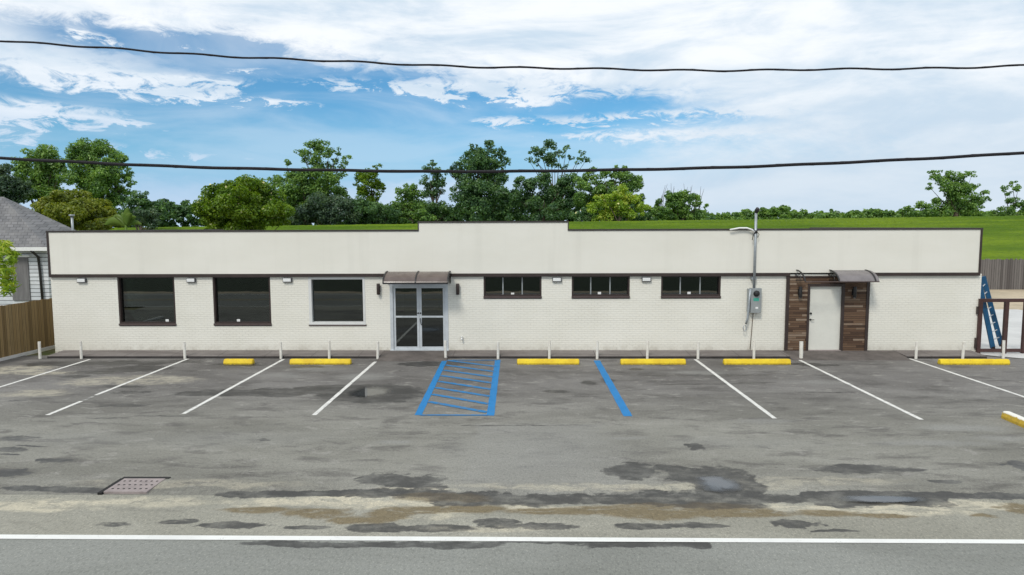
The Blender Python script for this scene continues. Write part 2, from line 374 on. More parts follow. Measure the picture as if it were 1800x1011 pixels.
for q in [(80, 885, 130, 13), (260, 880, 100, 10, .8), (470, 880, 90, 9), (600, 878, 80, 9, 1.2), (680, 884, 90, 9, 1.2), (760, 905, 60, 10, .8), (930, 890, 45, 7, 1.2), (1010, 893, 60, 4, 1.1), (1110, 893, 30, 3, 1), (1350, 888, 95, 6, 1.2), (1470, 892, 90, 8, 1.1), (1600, 893, 120, 11, 1.1), (1720, 885, 90, 9, 1),
          (1210, 897, 20, 3, 1), (60, 692, 60, 8, .5), (240, 668, 110, 8, .5), (170, 672, 60, 6, .5), (30, 650, 50, 8, .7), (70, 655, 60, 4, .6), (850, 930, 120, 5, .7), (1100, 855, 300, 6, .5), (720, 860, 80, 3, .8), (330, 850, 200, 8, .4), (1420, 845, 160, 8, .4)]: el(SAND, *q)
for q in [(950, 800, 150, 55, .8), (1640, 778, 80, 5, .9), (1760, 770, 60, 5, .8), (1690, 752, 70, 5, .9), (1350, 740, 50, 4, .7), (690, 778, 30, 3, .8), (640, 662, 40, 5, .8), (1090, 770, 40, 3, .8), (1225, 655, 50, 3, .7), (1440, 672, 40, 4, .6), (560, 648, 40, 4, .6), (500, 660, 30, 4, .6), (400, 770, 160, 14, .4), (150, 770, 120, 14, .35), (1300, 780, 120, 10, .35), (820, 660, 60, 5, .4), (990, 640, 80, 2, .5)]: el(PALE, *q)
a_, b_ = onZ(812, 850), onZ(1075, 745)
PR = (a_.x, onZ(1085, 800).x, a_.y-.2, b_.y)     # pale resurfaced rectangle
for q in [(560, 957, 150, 5), (690, 957, 100, 7), (800, 957, 90, 7), (1120, 958, 120, 5), (1215, 959, 30, 7), (1010, 953, 200, 2, .8)]: el(WET_SHADE, *q)
for q in [(1300, 675, 50, .8), (1335, 673, 40, .7), (1215, 676, 70, .7, .8), (1450, 690, 60, .5, .7), (290, 731, 90, .7, .7), (190, 735, 60, .8, .7), (900, 748, 150, .6, .6), (30, 774, 40, 1.2), (60, 784, 40, 1), (25, 800, 30, 1), (540, 645, 40, 1.5, .8), (1370, 640, 40, 2), (1440, 642, 40, 2.5), (1140, 640, 30, 2, .8), (1120, 649, 20, 2)]: el(WET_SHADE, *q)
def masks(X, Y):
    wxn = X+.60*(fbm(X*1.3, Y*1.6, 31)-.5)+.40*(fbm(X*5, Y*6, 32, 6, .7)-.5); wyn = Y+.46*(fbm(X*1.1, Y*1.6, 41)-.5)+.34*(fbm(X*4.5, Y*8, 42, 6, .7)-.5)
    out = []
    for lst, soft in ((WET_SHADE, .42), (SAND, .30), (MUD, .26), (PALE, .75)):
        v = np.zeros_like(X)
        for cx, cy, rx, ry, a in lst:
            s = np.abs(X-cx) < 2.2*rx+1
            if not s.any(): continue
            k = float(np.clip(ry/.32, .38, 1)); d = ((wxn[s]-cx)/rx)**2+((Y[s]+(wyn[s]-Y[s])*k-cy)/max(ry, .05))**2
            v[s] = np.maximum(v[s], min(a, 1)*(1-sstep(1-soft, 1+soft, np.sqrt(d)/max(a, 1))))
        if lst is PALE: v = np.maximum(v, .62*sstep(PR[0]-.1, PR[0]+.12, wxn)*sstep(PR[1]+.5, PR[1]-.6, wxn)*sstep(PR[2]-.5, PR[2]+.5, wyn)*sstep(PR[3]+.12, PR[3]-.12, wyn))
        out.append(v)
    return out

def m_asphalt(name, kind):
    m, t, out = newmat(name); p = pos(t); x, y, z = t.sep(p)
    at = t.new('ShaderNodeAttribute'); at.attribute_name = 'stain'
    sp = t.new('ShaderNodeSeparateColor'); t.l.new(at.outputs['Color'], sp.inputs[0]); wet, sand, mud = sp.outputs; pale = at.outputs['Alpha']
    wet = t.mr(t.m('ADD', wet, t.m('MULTIPLY', t.m('SUBTRACT', t.noise(t.mul(p, (1, 1.5, 1)), 5.0, 9, .74, .4), .5), 1.6)), .34, .72)
    fine = t.noise(t.mul(p, (1, .6, 1)), 24, 6, .8); agg = t.noise(t.mul(p, (1, .6, 1)), 42, 4, .8); big = t.noise(t.mul(p, (.35, .9, 1)), .55, 7, .62, .6); streak = t.noise(t.mul(p, (.8, 1.9, 1)), 1.1, 7, .65, .3); med = t.noise(p, 4, 6, .65)
    if kind == 'lot':
        near = t.mr(y, -9.5, -4.0)
        a = t.mix(near, (.178, .171, .146), (.125, .116, .107)); b = t.mix(near, (.265, .256, .222), (.198, .187, .174))
        c = t.mix(t.mr(big, .34, .66), a, b)
        c = t.mix(t.mr(streak, .49, .66, 0, .62), c, (.088, .081, .075))
        c = t.mix(t.mr(t.noise(t.mul(p, (.9, 1.7, 1)), 1.9, 8, .72, .4), .53, .68, 0, .7), c, (.31, .295, .265))
        c = t.mix(t.mr(t.noise(t.mul(p, (1.0, 2.0, 1)), 2.4, 8, .74, .3), .56, .70, 0, .36), c, (.070, .064, .058))
        c = t.mix(t.mr(t.noise(t.mul(p, (1.6, 2.4, 1)), 3.1, 6, .7, .5), .66, .74, 0, .7), c, (.42, .40, .36))
        c = t.mix(t.mr(t.noise(t.mul(p, (.7, 1.3, 1)), 1.1, 8, .7, .8), .62, .75, 0, .25), c, (.055, .050, .046))
    elif kind == 'apron':
        c = t.mix(t.mr(big, .35, .65), (.255, .245, .202), (.34, .325, .272)); c = t.mix(t.mr(streak, .55, .75, 0, .5), c, (.14, .13, .11))
    else:
        c = t.mix(t.mr(big, .32, .68), (.205, .207, .185), (.265, .267, .242)); c = t.mix(t.mr(med, .55, .8, 0, .35), c, (.15, .15, .14))
    c = t.mix(t.m('MULTIPLY', pale, .75), c, (.27, .265, .245))
    br1 = t.noise(t.mul(p, (1, 1.8, 1)), 2.3, 8, .72, .6); br2 = t.noise(t.mul(p, (1, 2.0, 1)), 3.1, 8, .72, .4)
    c = t.mix(t.m('MULTIPLY', sand, t.mr(br1, .40, .56, .18, 1)), c, t.mix(fine, (.43, .385, .28), (.56, .515, .41)))
    c = t.mix(t.m('MULTIPLY', mud, t.mr(br2, .32, .48, .30, .95)), c, t.mix(br1, (.13, .10, .055), (.23, .185, .11)))
    wv = t.m('MULTIPLY', wet, t.mr(t.noise(t.mul(p, (1, 1.6, 1)), 1.7, 7, .68), .34, .58, .58, 1))
    wc = t.mix(mud, (.034, .031, .027), (.060, .044, .025))
    c = t.mix(t.m('MULTIPLY', wv, .92), c, wc)
    c = t.mix(t.mr(fine, .46, .70, .0, .62), c, t.mix(1.0, c, (.42, .42, .42), 'MULTIPLY'))
    c = t.mix(t.mr(agg, .52, .68, 0, .55), c, t.mix(1.0, c, (1.9, 1.85, 1.75), 'MULTIPLY'))
    h = t.m('MULTIPLY', t.m('ADD', t.m('MULTIPLY', fine, .6), t.m('MULTIPLY', agg, .5)), t.mr(wet, 0, 1, 1, .35))
    principled(t, out, c, t.mr(wet, 0, 1, .88, .52), t.bump(h, .5, .012), spec=t.mr(wet, 0, 1, .3, .4)); return m

def sheet(name, xs, ys, zf, mat, label=None, kind='structure', stains=True, smooth=True):
    X, Y = np.meshgrid(xs, ys); Z = zf(X, Y); nx, ny = len(xs), len(ys)
    me = bpy.data.meshes.new(name); me.vertices.add(nx*ny)
    me.vertices.foreach_set('co', np.stack([X, Y, Z], -1).astype(np.float32).ravel())
    i = np.arange((ny-1)*(nx-1)); r_, c_ = i//(nx-1), i % (nx-1); a = r_*nx+c_
    q = np.stack([a, a+1, a+nx+1, a+nx], -1).astype(np.int32)
    me.loops.add(q.size); me.loops.foreach_set('vertex_index', q.ravel()); me.polygons.add(len(q))
    me.polygons.foreach_set('loop_start', (np.arange(len(q))*4).astype(np.int32)); me.polygons.foreach_set('loop_total', np.full(len(q), 4, np.int32))
    me.polygons.foreach_set('use_smooth', np.full(len(q), smooth))
    me.update(calc_edges=True); me.materials.append(mat)
    if stains:
        w, s, m_, pl = masks(X, Y); at = me.attributes.new('stain', 'FLOAT_COLOR', 'POINT')
        at.data.foreach_set('color', np.stack([w, s, m_, pl], -1).astype(np.float32).ravel())
    o = bpy.data.objects.new(name, me); COL.objects.link(o); WL[o.name] = {'w': Vector((0, 0, 0))}
    return tag(o, label, None, None, kind)

def lot_z(X, Y):
    z = .012*(fbm(X*.5, Y*.7, 5)-.5)
    z = z*sstep(-.75, -2.5, Y)*0
    g = np.exp(-((Y-GUT+.12)/.28)**2)*.035*sstep(-13.0, -9, X)     # lip broken down into the gutter
    return z-g
LXL, LXR = -17.6, 25.0
sheet('parking_lot', np.linspace(LXL, LXR, 1150), np.linspace(GUT-.15, -.30, 420), lot_z, m_asphalt('lot_asphalt', 'lot'), 'grey weathered asphalt parking lot with dark wet stains')
sheet('gutter_apron', np.linspace(LXL-3, LXR, 1150), np.linspace(ROADY-.1, GUT-.05, 110), lambda X, Y: -.006-.030*np.exp(-((Y-GUT+.25)/.3)**2)+.004*(fbm(X*3, Y*4, 8)-.5), m_asphalt('apron_asphalt', 'apron'), 'sandy muddy strip between parking lot and road')
sheet('side_drive', np.linspace(-60, LXL+.02, 120), np.linspace(GUT-.15, -3.9, 60), lambda X, Y: -.004+0*X, m_asphalt('drive_asphalt', 'lot'), 'grey asphalt drive left of the parking lot')  # added out of view so the first window mirrors dark asphalt, not grass
# the road, a 7 m strip
sheet('road', np.concatenate([[-60, -40], np.linspace(-14, 14, 900), [40, 60]]), np.concatenate([np.linspace(ROADY-7.2, ROADY-1.5, 20), np.linspace(ROADY-1.45, ROADY+.02, 75)]), lambda X, Y: -.002+0*X, m_asphalt('road_asphalt', 'road'), 'greenish grey asphalt road along the bottom of the photo')

def m_paint(name, col, wear, under=(.15, .145, .13)):
    m, t, out = newmat(name); p = pos(t)
    n = t.noise(p, 7, 8, .72); n2 = t.noise(p, 55, 3, .6)
    c = t.mix(t.mr(t.m('ADD', t.m('MULTIPLY', n, .7), t.m('MULTIPLY', n2, .3)), .5-wear-.05, .5-wear+.1, 1, 0), col, under)
    c = t.mix(t.mr(t.noise(p, 1.7, 6, .65), .4, .7, 0, .35), c, sc(col, .72))
    principled(t, out, c, .7, t.bump(n2, .3, .006)); return m
M['paint_white'] = m_paint('white_road_paint', (.74, .72, .67), .105)
M['paint_faint'] = m_paint('worn_out_white_paint', (.62, .60, .55), -.03, (.155, .147, .135))
M['paint_edge'] = m_paint('white_edge_paint', (.78, .77, .73), .16)
M['paint_blue'] = m_paint('blue_road_paint', (.003, .185, .46), .15, (.10, .12, .14))
M['paint_blue_thin'] = m_paint('thin_blue_road_paint', (.006, .175, .42), .08, (.12, .13, .14))
def strip(mb, a, b, w, z=.005, n=24):
    a, b = Vector((a[0], a[1], 0)), Vector((b[0], b[1], 0)); d = (b-a).normalized(); u = Vector((-d.y, d.x, 0))
    pr = None; o = len(mb.v); jw = random.random()*9
    for k in range(n+1):
        p = a.lerp(b, k/n); e = .004*math.sin(k*1.7+jw)
        for s_ in (-1, 1): mb.v.append((p.x+u.x*s_*(w/2+e), p.y+u.y*s_*(w/2+e), z))
    for k in range(n): mb.f.append((o+2*k, o+2*k+2, o+2*k+3, o+2*k+1)); mb.mi.append(0)
def gp(px, py): p = onZ(px, py); return (p.x, p.y)
def marking(name, segs, w, mat, label, z=.005):
    mb = MB()
    for a, b in segs: strip(mb, a, b, w, z)
    return tag(mb.build(name, mat), label, 'road marking', None, 'structure')
EY = onZ(900, 732).y; HY = KERB-.06
def stall(pxh, pyh, pxe, pye): return (gp(pxh, pyh), gp(pxe, pye))
LBL = ['white stall line nearest the wooden fence', 'white stall line with a worn gap, second from the fence', 'white stall line beside the short yellow wheel stop', 'white stall line left of the glass doors',
       'white stall line below the third small window', 'white stall line starting near the white door', 'white stall line running off the right edge']
segs = [[stall(158, 632, -60, 699)], [stall(330, 631, 168, 695), stall(143, 705.5, 83, 730)], [stall(498, 632, 322, 728)], [stall(660, 636, 552, 730)], [stall(1222, 632, 1362, 736)], [stall(1403, 632, 1620, 738)], [stall(1597, 630, 1860, 718)]]
for sg, lb in zip(segs, LBL): marking('stall_line', sg, .105, M['paint_white'], lb)
marking('stall_line', [stall(165, 696.5, 146, 704.5)], .10, M['paint_faint'], 'worn out faint piece of the second white stall line')
# blue access aisle and single blue line
bA, bB = gp(782, 633), gp(735, 730); bC, bD = gp(875, 633), gp(862, 731)
mb = MB(); strip(mb, bA, bB, .165); strip(mb, bC, bD, .175); mb.build('aisle_border', M['paint_blue'])
tag(COL.objects['aisle_border'], 'blue painted border of the hatched access aisle', 'road marking', None, 'structure')
mb = MB(); xl, xr = bB[0]+.1, bD[0]-.1
strip(mb, (xl-.06, bD[1]+.03), (xr+.06, bD[1]+.03), .09, .009); strip(mb, (xl, bA[1]-.06), (xr, bA[1]-.06), .09, .009)
k = bA[1]-.1
while k > bD[1]+1.0:
    xm = bA[0]+(bB[0]-bA[0])*(bA[1]-k)/(bA[1]-bB[1])+.1
    strip(mb, (xm, k), (xr, k-.95), .15, .009); k -= .74
hb = mb.build('aisle_hatching', M['paint_blue_thin']); tag(hb, 'thin blue diagonal hatching inside the access aisle', 'road marking', None, 'structure')
marking('blue_stall_line', [(gp(1049, 634), gp(1104, 732))], .20, M['paint_blue'], 'single thick blue stall line right of the hatched aisle')
marking('road_edge_line', [((-60, ROADY-.02), (60, ROADY-.02))], .125, M['paint_edge'], 'long white edge line along the road', .004)

marking('road_edge_line', [((-60, ROADY-6.6), (60, ROADY-6.6))], .14, M['paint_edge'], 'white edge line on the far side of the road', .004)
mb = MB(); strip(mb, (-60, ROADY-3.2), (60, ROADY-3.2), .12, .004); strip(mb, (-60, ROADY-3.5), (60, ROADY-3.5), .12, .004)
tag(mb.build('road_centre_line', M['yellow']), 'double yellow centre line of the road', 'road marking', None, 'structure')
mb = MB(); mb.v += [(-60, ROADY-8.6, -.012), (60, ROADY-8.6, -.012), (60, ROADY-7.0, -.012), (-60, ROADY-7.0, -.012)]; mb.f.append((0, 1, 2, 3)); mb.mi.append(0)
tag(mb.build('road_shoulder', M['sand']), 'sandy shoulder on the far side of the road', None, None, 'structure')
# puddles: thin level sheets of water
def m_water():
    m, t, out = newmat('puddle_water')
    b = t.new('ShaderNodeBsdfPrincipled'); t.lk((.020, .019, .018), b.inputs['Base Color']); b.inputs['Roughness'].default_value = .03; b.inputs['IOR'].default_value = 2.3; b.inputs['Specular IOR Level'].default_value = .5
    at = t.new('ShaderNodeAttribute'); at.attribute_name = 'depth'
    tr = t.new('ShaderNodeBsdfTransparent'); mx = t.new('ShaderNodeMixShader'); t.l.new(at.outputs['Fac'], mx.inputs[0]); t.l.new(tr.outputs[0], mx.inputs[1]); t.l.new(b.outputs[0], mx.inputs[2]); t.l.new(mx.outputs[0], out.inputs[0])
    return m
M['water'] = m_water()
def puddle(px, py, rx, ry, label, seed, z=.006):
    p = onZ(px, py); d = p.y+CD; RX, RY = rx*d/FPX, ry*d*d/(CH*FPX)
    X, Y = np.meshgrid(np.arange(p.x-1.7*RX, p.x+1.7*RX, .012), np.arange(p.y-1.7*RY, p.y+1.7*RY, .016))
    q = np.sqrt(((X-p.x)/RX)**2+((Y-p.y)/RY)**2)+1.0*(fbm((X-p.x)/RX*1.1+40, (Y-p.y)/RY*1.1+40, seed, 5, .6)-.5)+.2*(fbm(X*12, Y*12, seed+50, 3)-.5)
    ok = q < 1.35; ny, nx = q.shape; cell = ok[:-1, :-1] & ok[1:, :-1] & ok[:-1, 1:] & ok[1:, 1:]
    r_, c_ = np.nonzero(cell); a = r_*nx+c_; F = np.stack([a, a+1, a+nx+1, a+nx], -1); us, inv = np.unique(F, return_inverse=True)
    V = np.stack([X.ravel()[us], Y.ravel()[us], np.full(len(us), z)], -1); me = bpy.data.meshes.new('puddle'); me.from_pydata(V.tolist(), [], inv.reshape(F.shape).tolist()); me.materials.append(M['water'])
    at = me.attributes.new('depth', 'FLOAT', 'POINT'); at.data.foreach_set('value', (1-sstep(.5, 1.3, q.ravel()[us])).astype(np.float32))
    o = bpy.data.objects.new('puddle', me); COL.objects.link(o); WL[o.name] = {'w': Vector((0, 0, 0))}; tag(o, label, 'puddle', None, 'structure')
puddle(1262, 851, 36, 13, 'oval puddle mirroring the sky in the parking lot', 3)
puddle(650, 689, 34, 9, 'dark puddle between the white line and blue aisle', 5, .0035)
puddle(1545, 877, 72, 6, 'long shallow puddle lying in the gutter', 9, -.012)

# ground sheet, verge, concrete pad, sandy yard
mb = MB(); mb.v += [(-900, -900, -.06), (900, -900, -.06), (900, 1500, -.06), (-900, 1500, -.06)]; mb.f.append((0, 1, 2, 3)); mb.mi.append(0)
tag(mb.build('ground', M['ground']), 'rough ground of dirt and grass', None, None, 'structure')
mb = MB(); mb.v += [(-300, -200, -.03), (300, -200, -.03), (300, ROADY-7.1, -.03), (-300, ROADY-7.1, -.03)]; mb.f.append((0, 1, 2, 3)); mb.mi.append(0)
tag(mb.build('verge', M['verge']), 'grass verge across the road', None, None, 'structure')
pA = onZ(1722, 623).x
mb = MB(); mb.v += [(XR+.02, 12, .03), (XR+.02, -.02, .03), (XR+.02, -.34, .03), (pA+.35, -.55, .02), (pA+3.6, -2.6, .014), (LXR, -2.6, .014), (LXR, 12, .03)]; mb.f.append(tuple(range(7))); mb.mi.append(0)
tag(mb.build('concrete_yard', M['concrete']), 'pale concrete yard behind the brown gate', None, None, 'structure')
mb = MB(); mb.v += [(XR-3, 11, .012), (40, 11, .012), (40, 24, .012), (XR-3, 24, .012)]; mb.f.append((0, 1, 2, 3)); mb.mi.append(0)
tag(mb.build('sandy_yard', M['sand']), 'sandy bare ground before the grey fence', None, None, 'structure')

# levee
def lev_z(X, Y):
    crest = 4.60+.010*X+.10*(fbm(X*.03+9, Y*0+1, 77)-.5)
    up = sstep(24.5, 55, Y)*.35+np.clip((Y-25)/29, 0, 1)*.65
    dn = 1-.8*sstep(60, 82, Y)
    return crest*up*dn+.05*(fbm(X*.4, Y*.4, 78)-.5)*(Y > 25)+(.10*fbm(X*3.1, Y*1.5, 79)+.12*np.random.default_rng(3).random(X.shape))*sstep(40, 52, Y)
sheet('levee', np.linspace(-110, 130, 1300), np.concatenate([np.linspace(24.3, 58, 150), np.linspace(59, 130, 40)]), lev_z, M['grass'], 'smooth green grass levee behind the building', stains=False)

# sidewalk and ramps
SWZ = .128
def m_walk():
    m, t, out = newmat('stained_sidewalk'); p = pos(t); x, y, z = t.sep(p)
    n = t.noise(t.mul(p, (.4, 2, 2)), 1.5, 7, .65); n2 = t.noise(p, 30, 4, .6)
    c = t.mix(t.mr(n, .35, .65), (.150, .128, .118), (.225, .20, .185)); c = t.mix(t.mr(n2, .5, .75, 0, .4), c, (.09, .08, .07))
    j = t.m('ABSOLUTE', t.m('SUBTRACT', t.m('FRACT', t.m('DIVIDE', x, 1.55)), .5)); c = t.mix(t.mr(j, .004, .010, .7, 0), c, (.05, .045, .04))
    c = t.mix(t.mr(t.noise(t.mul(p, (1, 1, 4)), 2.2, 5, .7), .3, .7, 0, .25), c, (.05, .042, .038))
    principled(t, out, c, .85, t.bump(n2, .4, .012)); return m
M['walk'] = m_walk()
M['kerb'] = pm('wet_kerb_face', (.035, .030, .028), .7, .4, 3, .3, 40)
M['ramp'] = pm('asphalt_ramp', (.115, .098, .088), .9, .35, 2.2, .4, 50, dirt=(.05, .042, .036))
xd0, xd1 = wx(676, 620), wx(792, 620); xe0, xe1 = wx(1372, 620), wx(1570, 620)
def walk(x0, x1, label):
    mb = MB(); mb.extrude_x([(0, -.03), (0, SWZ), (KERB+.012, SWZ-.042), (KERB, SWZ-.054), (KERB, -.03)][::-1], x0, x1, 0)
    # darker wet kerb face as a thin skin proud of the slab
    mb.box(x0, x1, KERB-.012, KERB-.0005, -.03, SWZ-.060, 1)
    tag(mb.build('sidewalk', [M['walk'], M['kerb']]), label, None, None, 'structure')
walk(wx(112, 620), xd0, 'narrow raised sidewalk left of the glass doors'); walk(xd1, xe0, 'narrow raised sidewalk between the doors'); walk(xe1, wx(1706, 622), 'narrow raised sidewalk right of the white door')
def ramp(x0, x1, label, out=.45):
    mb = MB(); mb.extrude_x([(-.0, -.03), (-.0, SWZ-.004), (-.22, SWZ-.012), (KERB-out, .004), (KERB-out, -.03)][::-1], x0+.002, x1-.002)
    tag(mb.build('entrance_ramp', M['ramp']), label, None, None, 'structure')
ramp(xd0, xd1, 'dark stained ramp at the glass doors'); ramp(xe0, xe1, 'asphalt ramp at the white door', .3)

# drain slab
g0, g1, g2, g3 = [onZ(*q) for q in ((182, 865), (258, 865), (288, 843), (216, 843))]
t_ = thing('drain_cover', ((g0.x+g2.x)/2, (g0.y+g2.y)/2, 0), 'square pinkish concrete drain cover with rows of holes', 'drain cover')
mb = MB(); x0, x1, y0, y1 = g0.x, g1.x, g0.y, g2.y+.03
mb.box(x0, x1, y0, y1, -.05, .008)
for i in range(7):
    for k in range(3):
        cx, cy = x0+(i+.8)*(x1-x0)/7.6, y0+(k+.75)*(y1-y0)/3.5
        mb.tube([(cx, cy, .004), (cx, cy, .011)], .020, 8, True, 1)
mb.build('slab', [M['slab'], M['hole']], t_)
mb = MB(); mb.box(x0-.05, x1+.06, y1+.004, y1+.07, -.04, .010); mb.box(x0-.07, x0-.004, y0-.05, y1+.002, -.04, .008); mb.build('rim', M['hole'], t_)  # near-black strips colour in the dark of the crack behind and left

# ------------------------------------------------------------------ building
BZ = wz(483, 900); PTOP = 4.145; STEP = wz(391.5, 866); BD = 13.0
b = thing('commercial_building', (0, 0, 0), 'long low cream brick building with flat stepped parapet', 'building')
zs_b = wz(573, 424); zw_t = BZ-.055
def rect(px0, px1, py0, py1): return (wx(px0, (py0+py1)/2), wx(px1, (py0+py1)/2), wz(py1, (px0+px1)/2), wz(py0, (px0+px1)/2))
WIN = [(208, 308, 488, 573), (375, 476, 488, 573), (543, 642, 487, 573), (850, 952, 485, 525), (1005, 1107, 485, 525), (1162, 1267, 485, 525)]
RW = []
for q in WIN:
    a_, b_, c_, d_ = rect(*q); RW.append((a_, b_, c_, zw_t))
zlow = sum(r[2] for r in RW[:3])/3; zhi = sum(r[2] for r in RW[3:])/3
RW = [(a_, b_, zlow if k < 3 else zhi, d_) for k, (a_, b_, c_, d_) in enumerate(RW)]
D1 = (wx(686, 555), wx(788, 555), SWZ, wz(499, 738)); D2 = (wx(1421, 560), wx(1478, 560), SWZ, wz(503, 1450))
holes = RW+[D1, D2]
xs = sorted(set([XL, XR]+[h[0] for h in holes]+[h[1] for h in holes])); zs = sorted(set([-.03, BZ]+[h[2] for h in holes]+[h[3] for h in holes]))
mb = MB(); mb.grid_solid(xs, zs, lambda x, z: not any(h[0] < x < h[1] and h[2] < z < h[3] for h in holes), 0, .22)
mb.box(XL, XL+.22, .221, BD, -.03, BZ); mb.box(XR-.22, XR, .221, BD, -.03, BZ); mb.box(XL+.221, XR-.221, BD-.22, BD, -.03, BZ)
mb.build('wall', M['brick'], b)
P0, P1, SA, SB = onY(81, 410, -.09).x+.02, onY(1728, 403, -.09).x-.02, wx(736, 400, -.07), wx(998, 400, -.07)
mb = MB(); mb.grid_solid([P0, SA, SB, P1], [BZ+.05, PTOP, STEP], lambda x, z: z < PTOP or SA < x < SB, -.07, .20)
mb.box(P0, P0+.2, .201, BD, BZ+.05, PTOP); mb.box(P1-.2, P1, .201, BD, BZ+.05, PTOP); mb.box(P0+.201, P1-.201, BD-.2, BD, BZ+.05, PTOP)
mb.build('parapet', M['stucco'], b)
mb = MB(); mb.box(P0+.2, P1-.2, .2, BD-.2, 3.45, 3.55); mb.build('roof', M['roofdeck'], b)
mb = MB(); mb.box(XL+.22, XR-.22, 5.2, 5.3, 0, 3.0); mb.box(XL+.22, XR-.22, .23, 5.2, .0, .10); mb.box(XL+.22, XR-.22, .23, 5.2, 2.72, 2.8)
for px in (330, 660, 830, 980, 1290): mb.box(wx(px)-.05, wx(px)+.05, .23, 5.2, .1, 2.72)
mb.build('interior', M['interior'], b)
ct = .055
mb = MB()
mb.box(P0-.03, SA-.001, -.095, .22, PTOP+.001, PTOP+ct); mb.box(SB+.001, P1+.03, -.095, .22, PTOP+.001, PTOP+ct); mb.box(SA-.03, SB+.03, -.095, .22, STEP+.001, STEP+ct)
mb.box(SA-.03, SA-.001, -.097, .222, PTOP+ct+.001, STEP); mb.box(SB+.001, SB+.03, -.097, .222, PTOP+ct+.001, STEP)
mb.box(P0-.03, P0+.21, .221, BD, PTOP+.001, PTOP+ct); mb.box(P1-.21, P1+.03, .221, BD, PTOP+.001, PTOP+ct)
mb.build('coping', M['coping'], b)
xb0, xb1, xb2, xb3 = P0-.02, wx(1387, 483), wx(1512, 483), P1+.02
mb = MB(); mb.box(xb0, xb1, -.085, .0, BZ-.055, BZ+.049); mb.box(xb2, xb3, -.085, .0, BZ-.055, BZ+.049); mb.build('fascia_band', M['trim'], b)
for x0, x1 in ((P0-.022, P0+.045), (P1-.045, P1+.022)):
    mb = MB(); mb.box(x0, x1, -.09, .15, BZ+.0495, PTOP); mb.build('corner_trim', M['trim'], b)

def window(r, kind, stickers=(), curtain=False):
    x0, x1, z0, z1 = r; fm = M['silver'] if kind == 'silver' else M['trim']; fw = .055
    mb = MB(); zb = z0+.085; yo = .012 if kind != 'silver' else -.012
    mb.box(x0, x0+fw+(.04 if kind == 'silver' else 0), yo, .17, zb, z1); mb.box(x1-fw-(.02 if kind == 'silver' else 0), x1, yo, .17, zb, z1); mb.box(x0+fw, x1-fw, yo+.001, .17, z1-(.09 if kind == 'silver' else .035), z1); mb.box(x0+fw, x1-fw, yo+.001, .17, zb, zb+.05)
    if kind == 'small':
        for k in (1, 2):
            xm = x0+(x1-x0)*k/3; mb.box(xm-.02, xm+.018, .10, .155, zb+.05, z1-.035, 1)
    w = mb.build('window', [M['jamb'] if kind == 'silver' else fm, M['meterbox']], b)
    mb = MB(); mb.box(x0+fw*.6, x1-fw*.6, .125, .131, zb+.02, z1-.02); mb.build('pane', M['glass'], w)
    mb = MB()
    if kind == 'silver': mb.box(x0-.01, x1+.01, -.03, .1, zb-.042, zb-.001, 1); mb.box(x0-.02, x1+.03, -.025, .1, zb-.085, zb-.043, 0)
    else: mb.box(x0-.005, x1+.005, -.045, .10, zb-.055, zb-.001, 0); mb.box(x0, x1, -.02, .1, zb-.085, zb-.056, 1)
    mb.build('sill', [M['sillb'], M['jamb'] if kind == 'silver' else M['trim']], w)
    for sx, sz in stickers:
        mb = MB(); mb.box(sx-.055, sx+.055, .119, .123, zb+.052+sz, zb+.052+sz+.075); mb.build('sticker', M['white_plastic'], w)
    if curtain:
        mb = MB(); n = 14
        for k in range(n):
            xa, xb_ = x0+.07+k*.024, x0+.07+(k+1)*.024
            mb._add([(xa, (.19)+.02*math.sin(k*1.8), zb), (xb_, (.19)+.02*math.sin((k+1)*1.8), zb), (xb_, (.19)+.02*math.sin((k+1)*1.8), z1), (xa, (.19)+.02*math.sin(k*1.8), z1)], [(0, 1, 2, 3)])
        sd = mb.build('curtain', M['curtain'], w); sm = sd.modifiers.new('thick', 'SOLIDIFY'); sm.thickness = .004
M['jamb'] = pm('pale_window_frame', (.66, .66, .64), .5, .05, 4, .03)
M['sillb'] = pm('brown_sill', (.085, .060, .055), .45, .2, 6, .05)
window(RW[0], 'brown', [(wx(290), 0)], True); window(RW[1], 'brown', [(wx(416), 0)]); window(RW[2], 'silver')
window(RW[3], 'small', [(wx(901), -.02)]); window(RW[4], 'small', [(wx(1054), 0)]); window(RW[5], 'small', [(wx(1212), 0)])
# glass double doors
x0, x1, z0, z1 = D1
mb = MB(); mb.box(x0, x0+.10, -.02, .16, z0, z1); mb.box(x1-.10, x1, -.02, .16, z0, z1); mb.box(x0+.10, x1-.10, -.019, .16, z1-.07, z1); mb.box(x0-.02, x1+.02, -.06, .18, z0-.06, z0+.012)
fr = mb.build('door_frame', M['silver'], b)
xm = (x0+x1)/2
for s_ in (0, 1):
    a, c = (x0+.104, xm-.004) if s_ == 0 else (xm+.004, x1-.104); zb, zt = z0+.016, z1-.074; zmid = wz(557, 740)
    mb = MB(); mb.box(a, a+.075, .03, .075, zb, zt); mb.box(c-.075, c, .03, .075, zb, zt); mb.box(a+.075, c-.075, .031, .074, zb, zb+.10); mb.box(a+.075, c-.075, .031, .074, zt-.075, zt); mb.box(a+.075, c-.075, .031, .074, zmid-.03, zmid+.03)
    dr = mb.build('glass_door', M['silver'], b)
    mb = MB(); mb.box(a+.05, c-.05, .049, .055, zb+.05, zt-.05); mb.build('pane', M['glass'], dr)
    hx = c-.035 if s_ == 0 else a+.035; mb = MB()
    if s_ == 1: mb.tube([(hx, .03, zmid-.06), (hx, -.04, zmid-.06), (hx, -.05, zmid-.10), (hx+.03, -.05, zmid-.26), (hx+.06, .03, zmid-.29)], .014, 8)
    if s_ == 1: mb.build('handle', M['black'], dr, True); mb = MB()
    mb.tube([(hx, .03, zmid+.12), (hx, .015, zmid+.12)], .028, 12); mb.build('lock_cylinder', M['black'], dr, True)
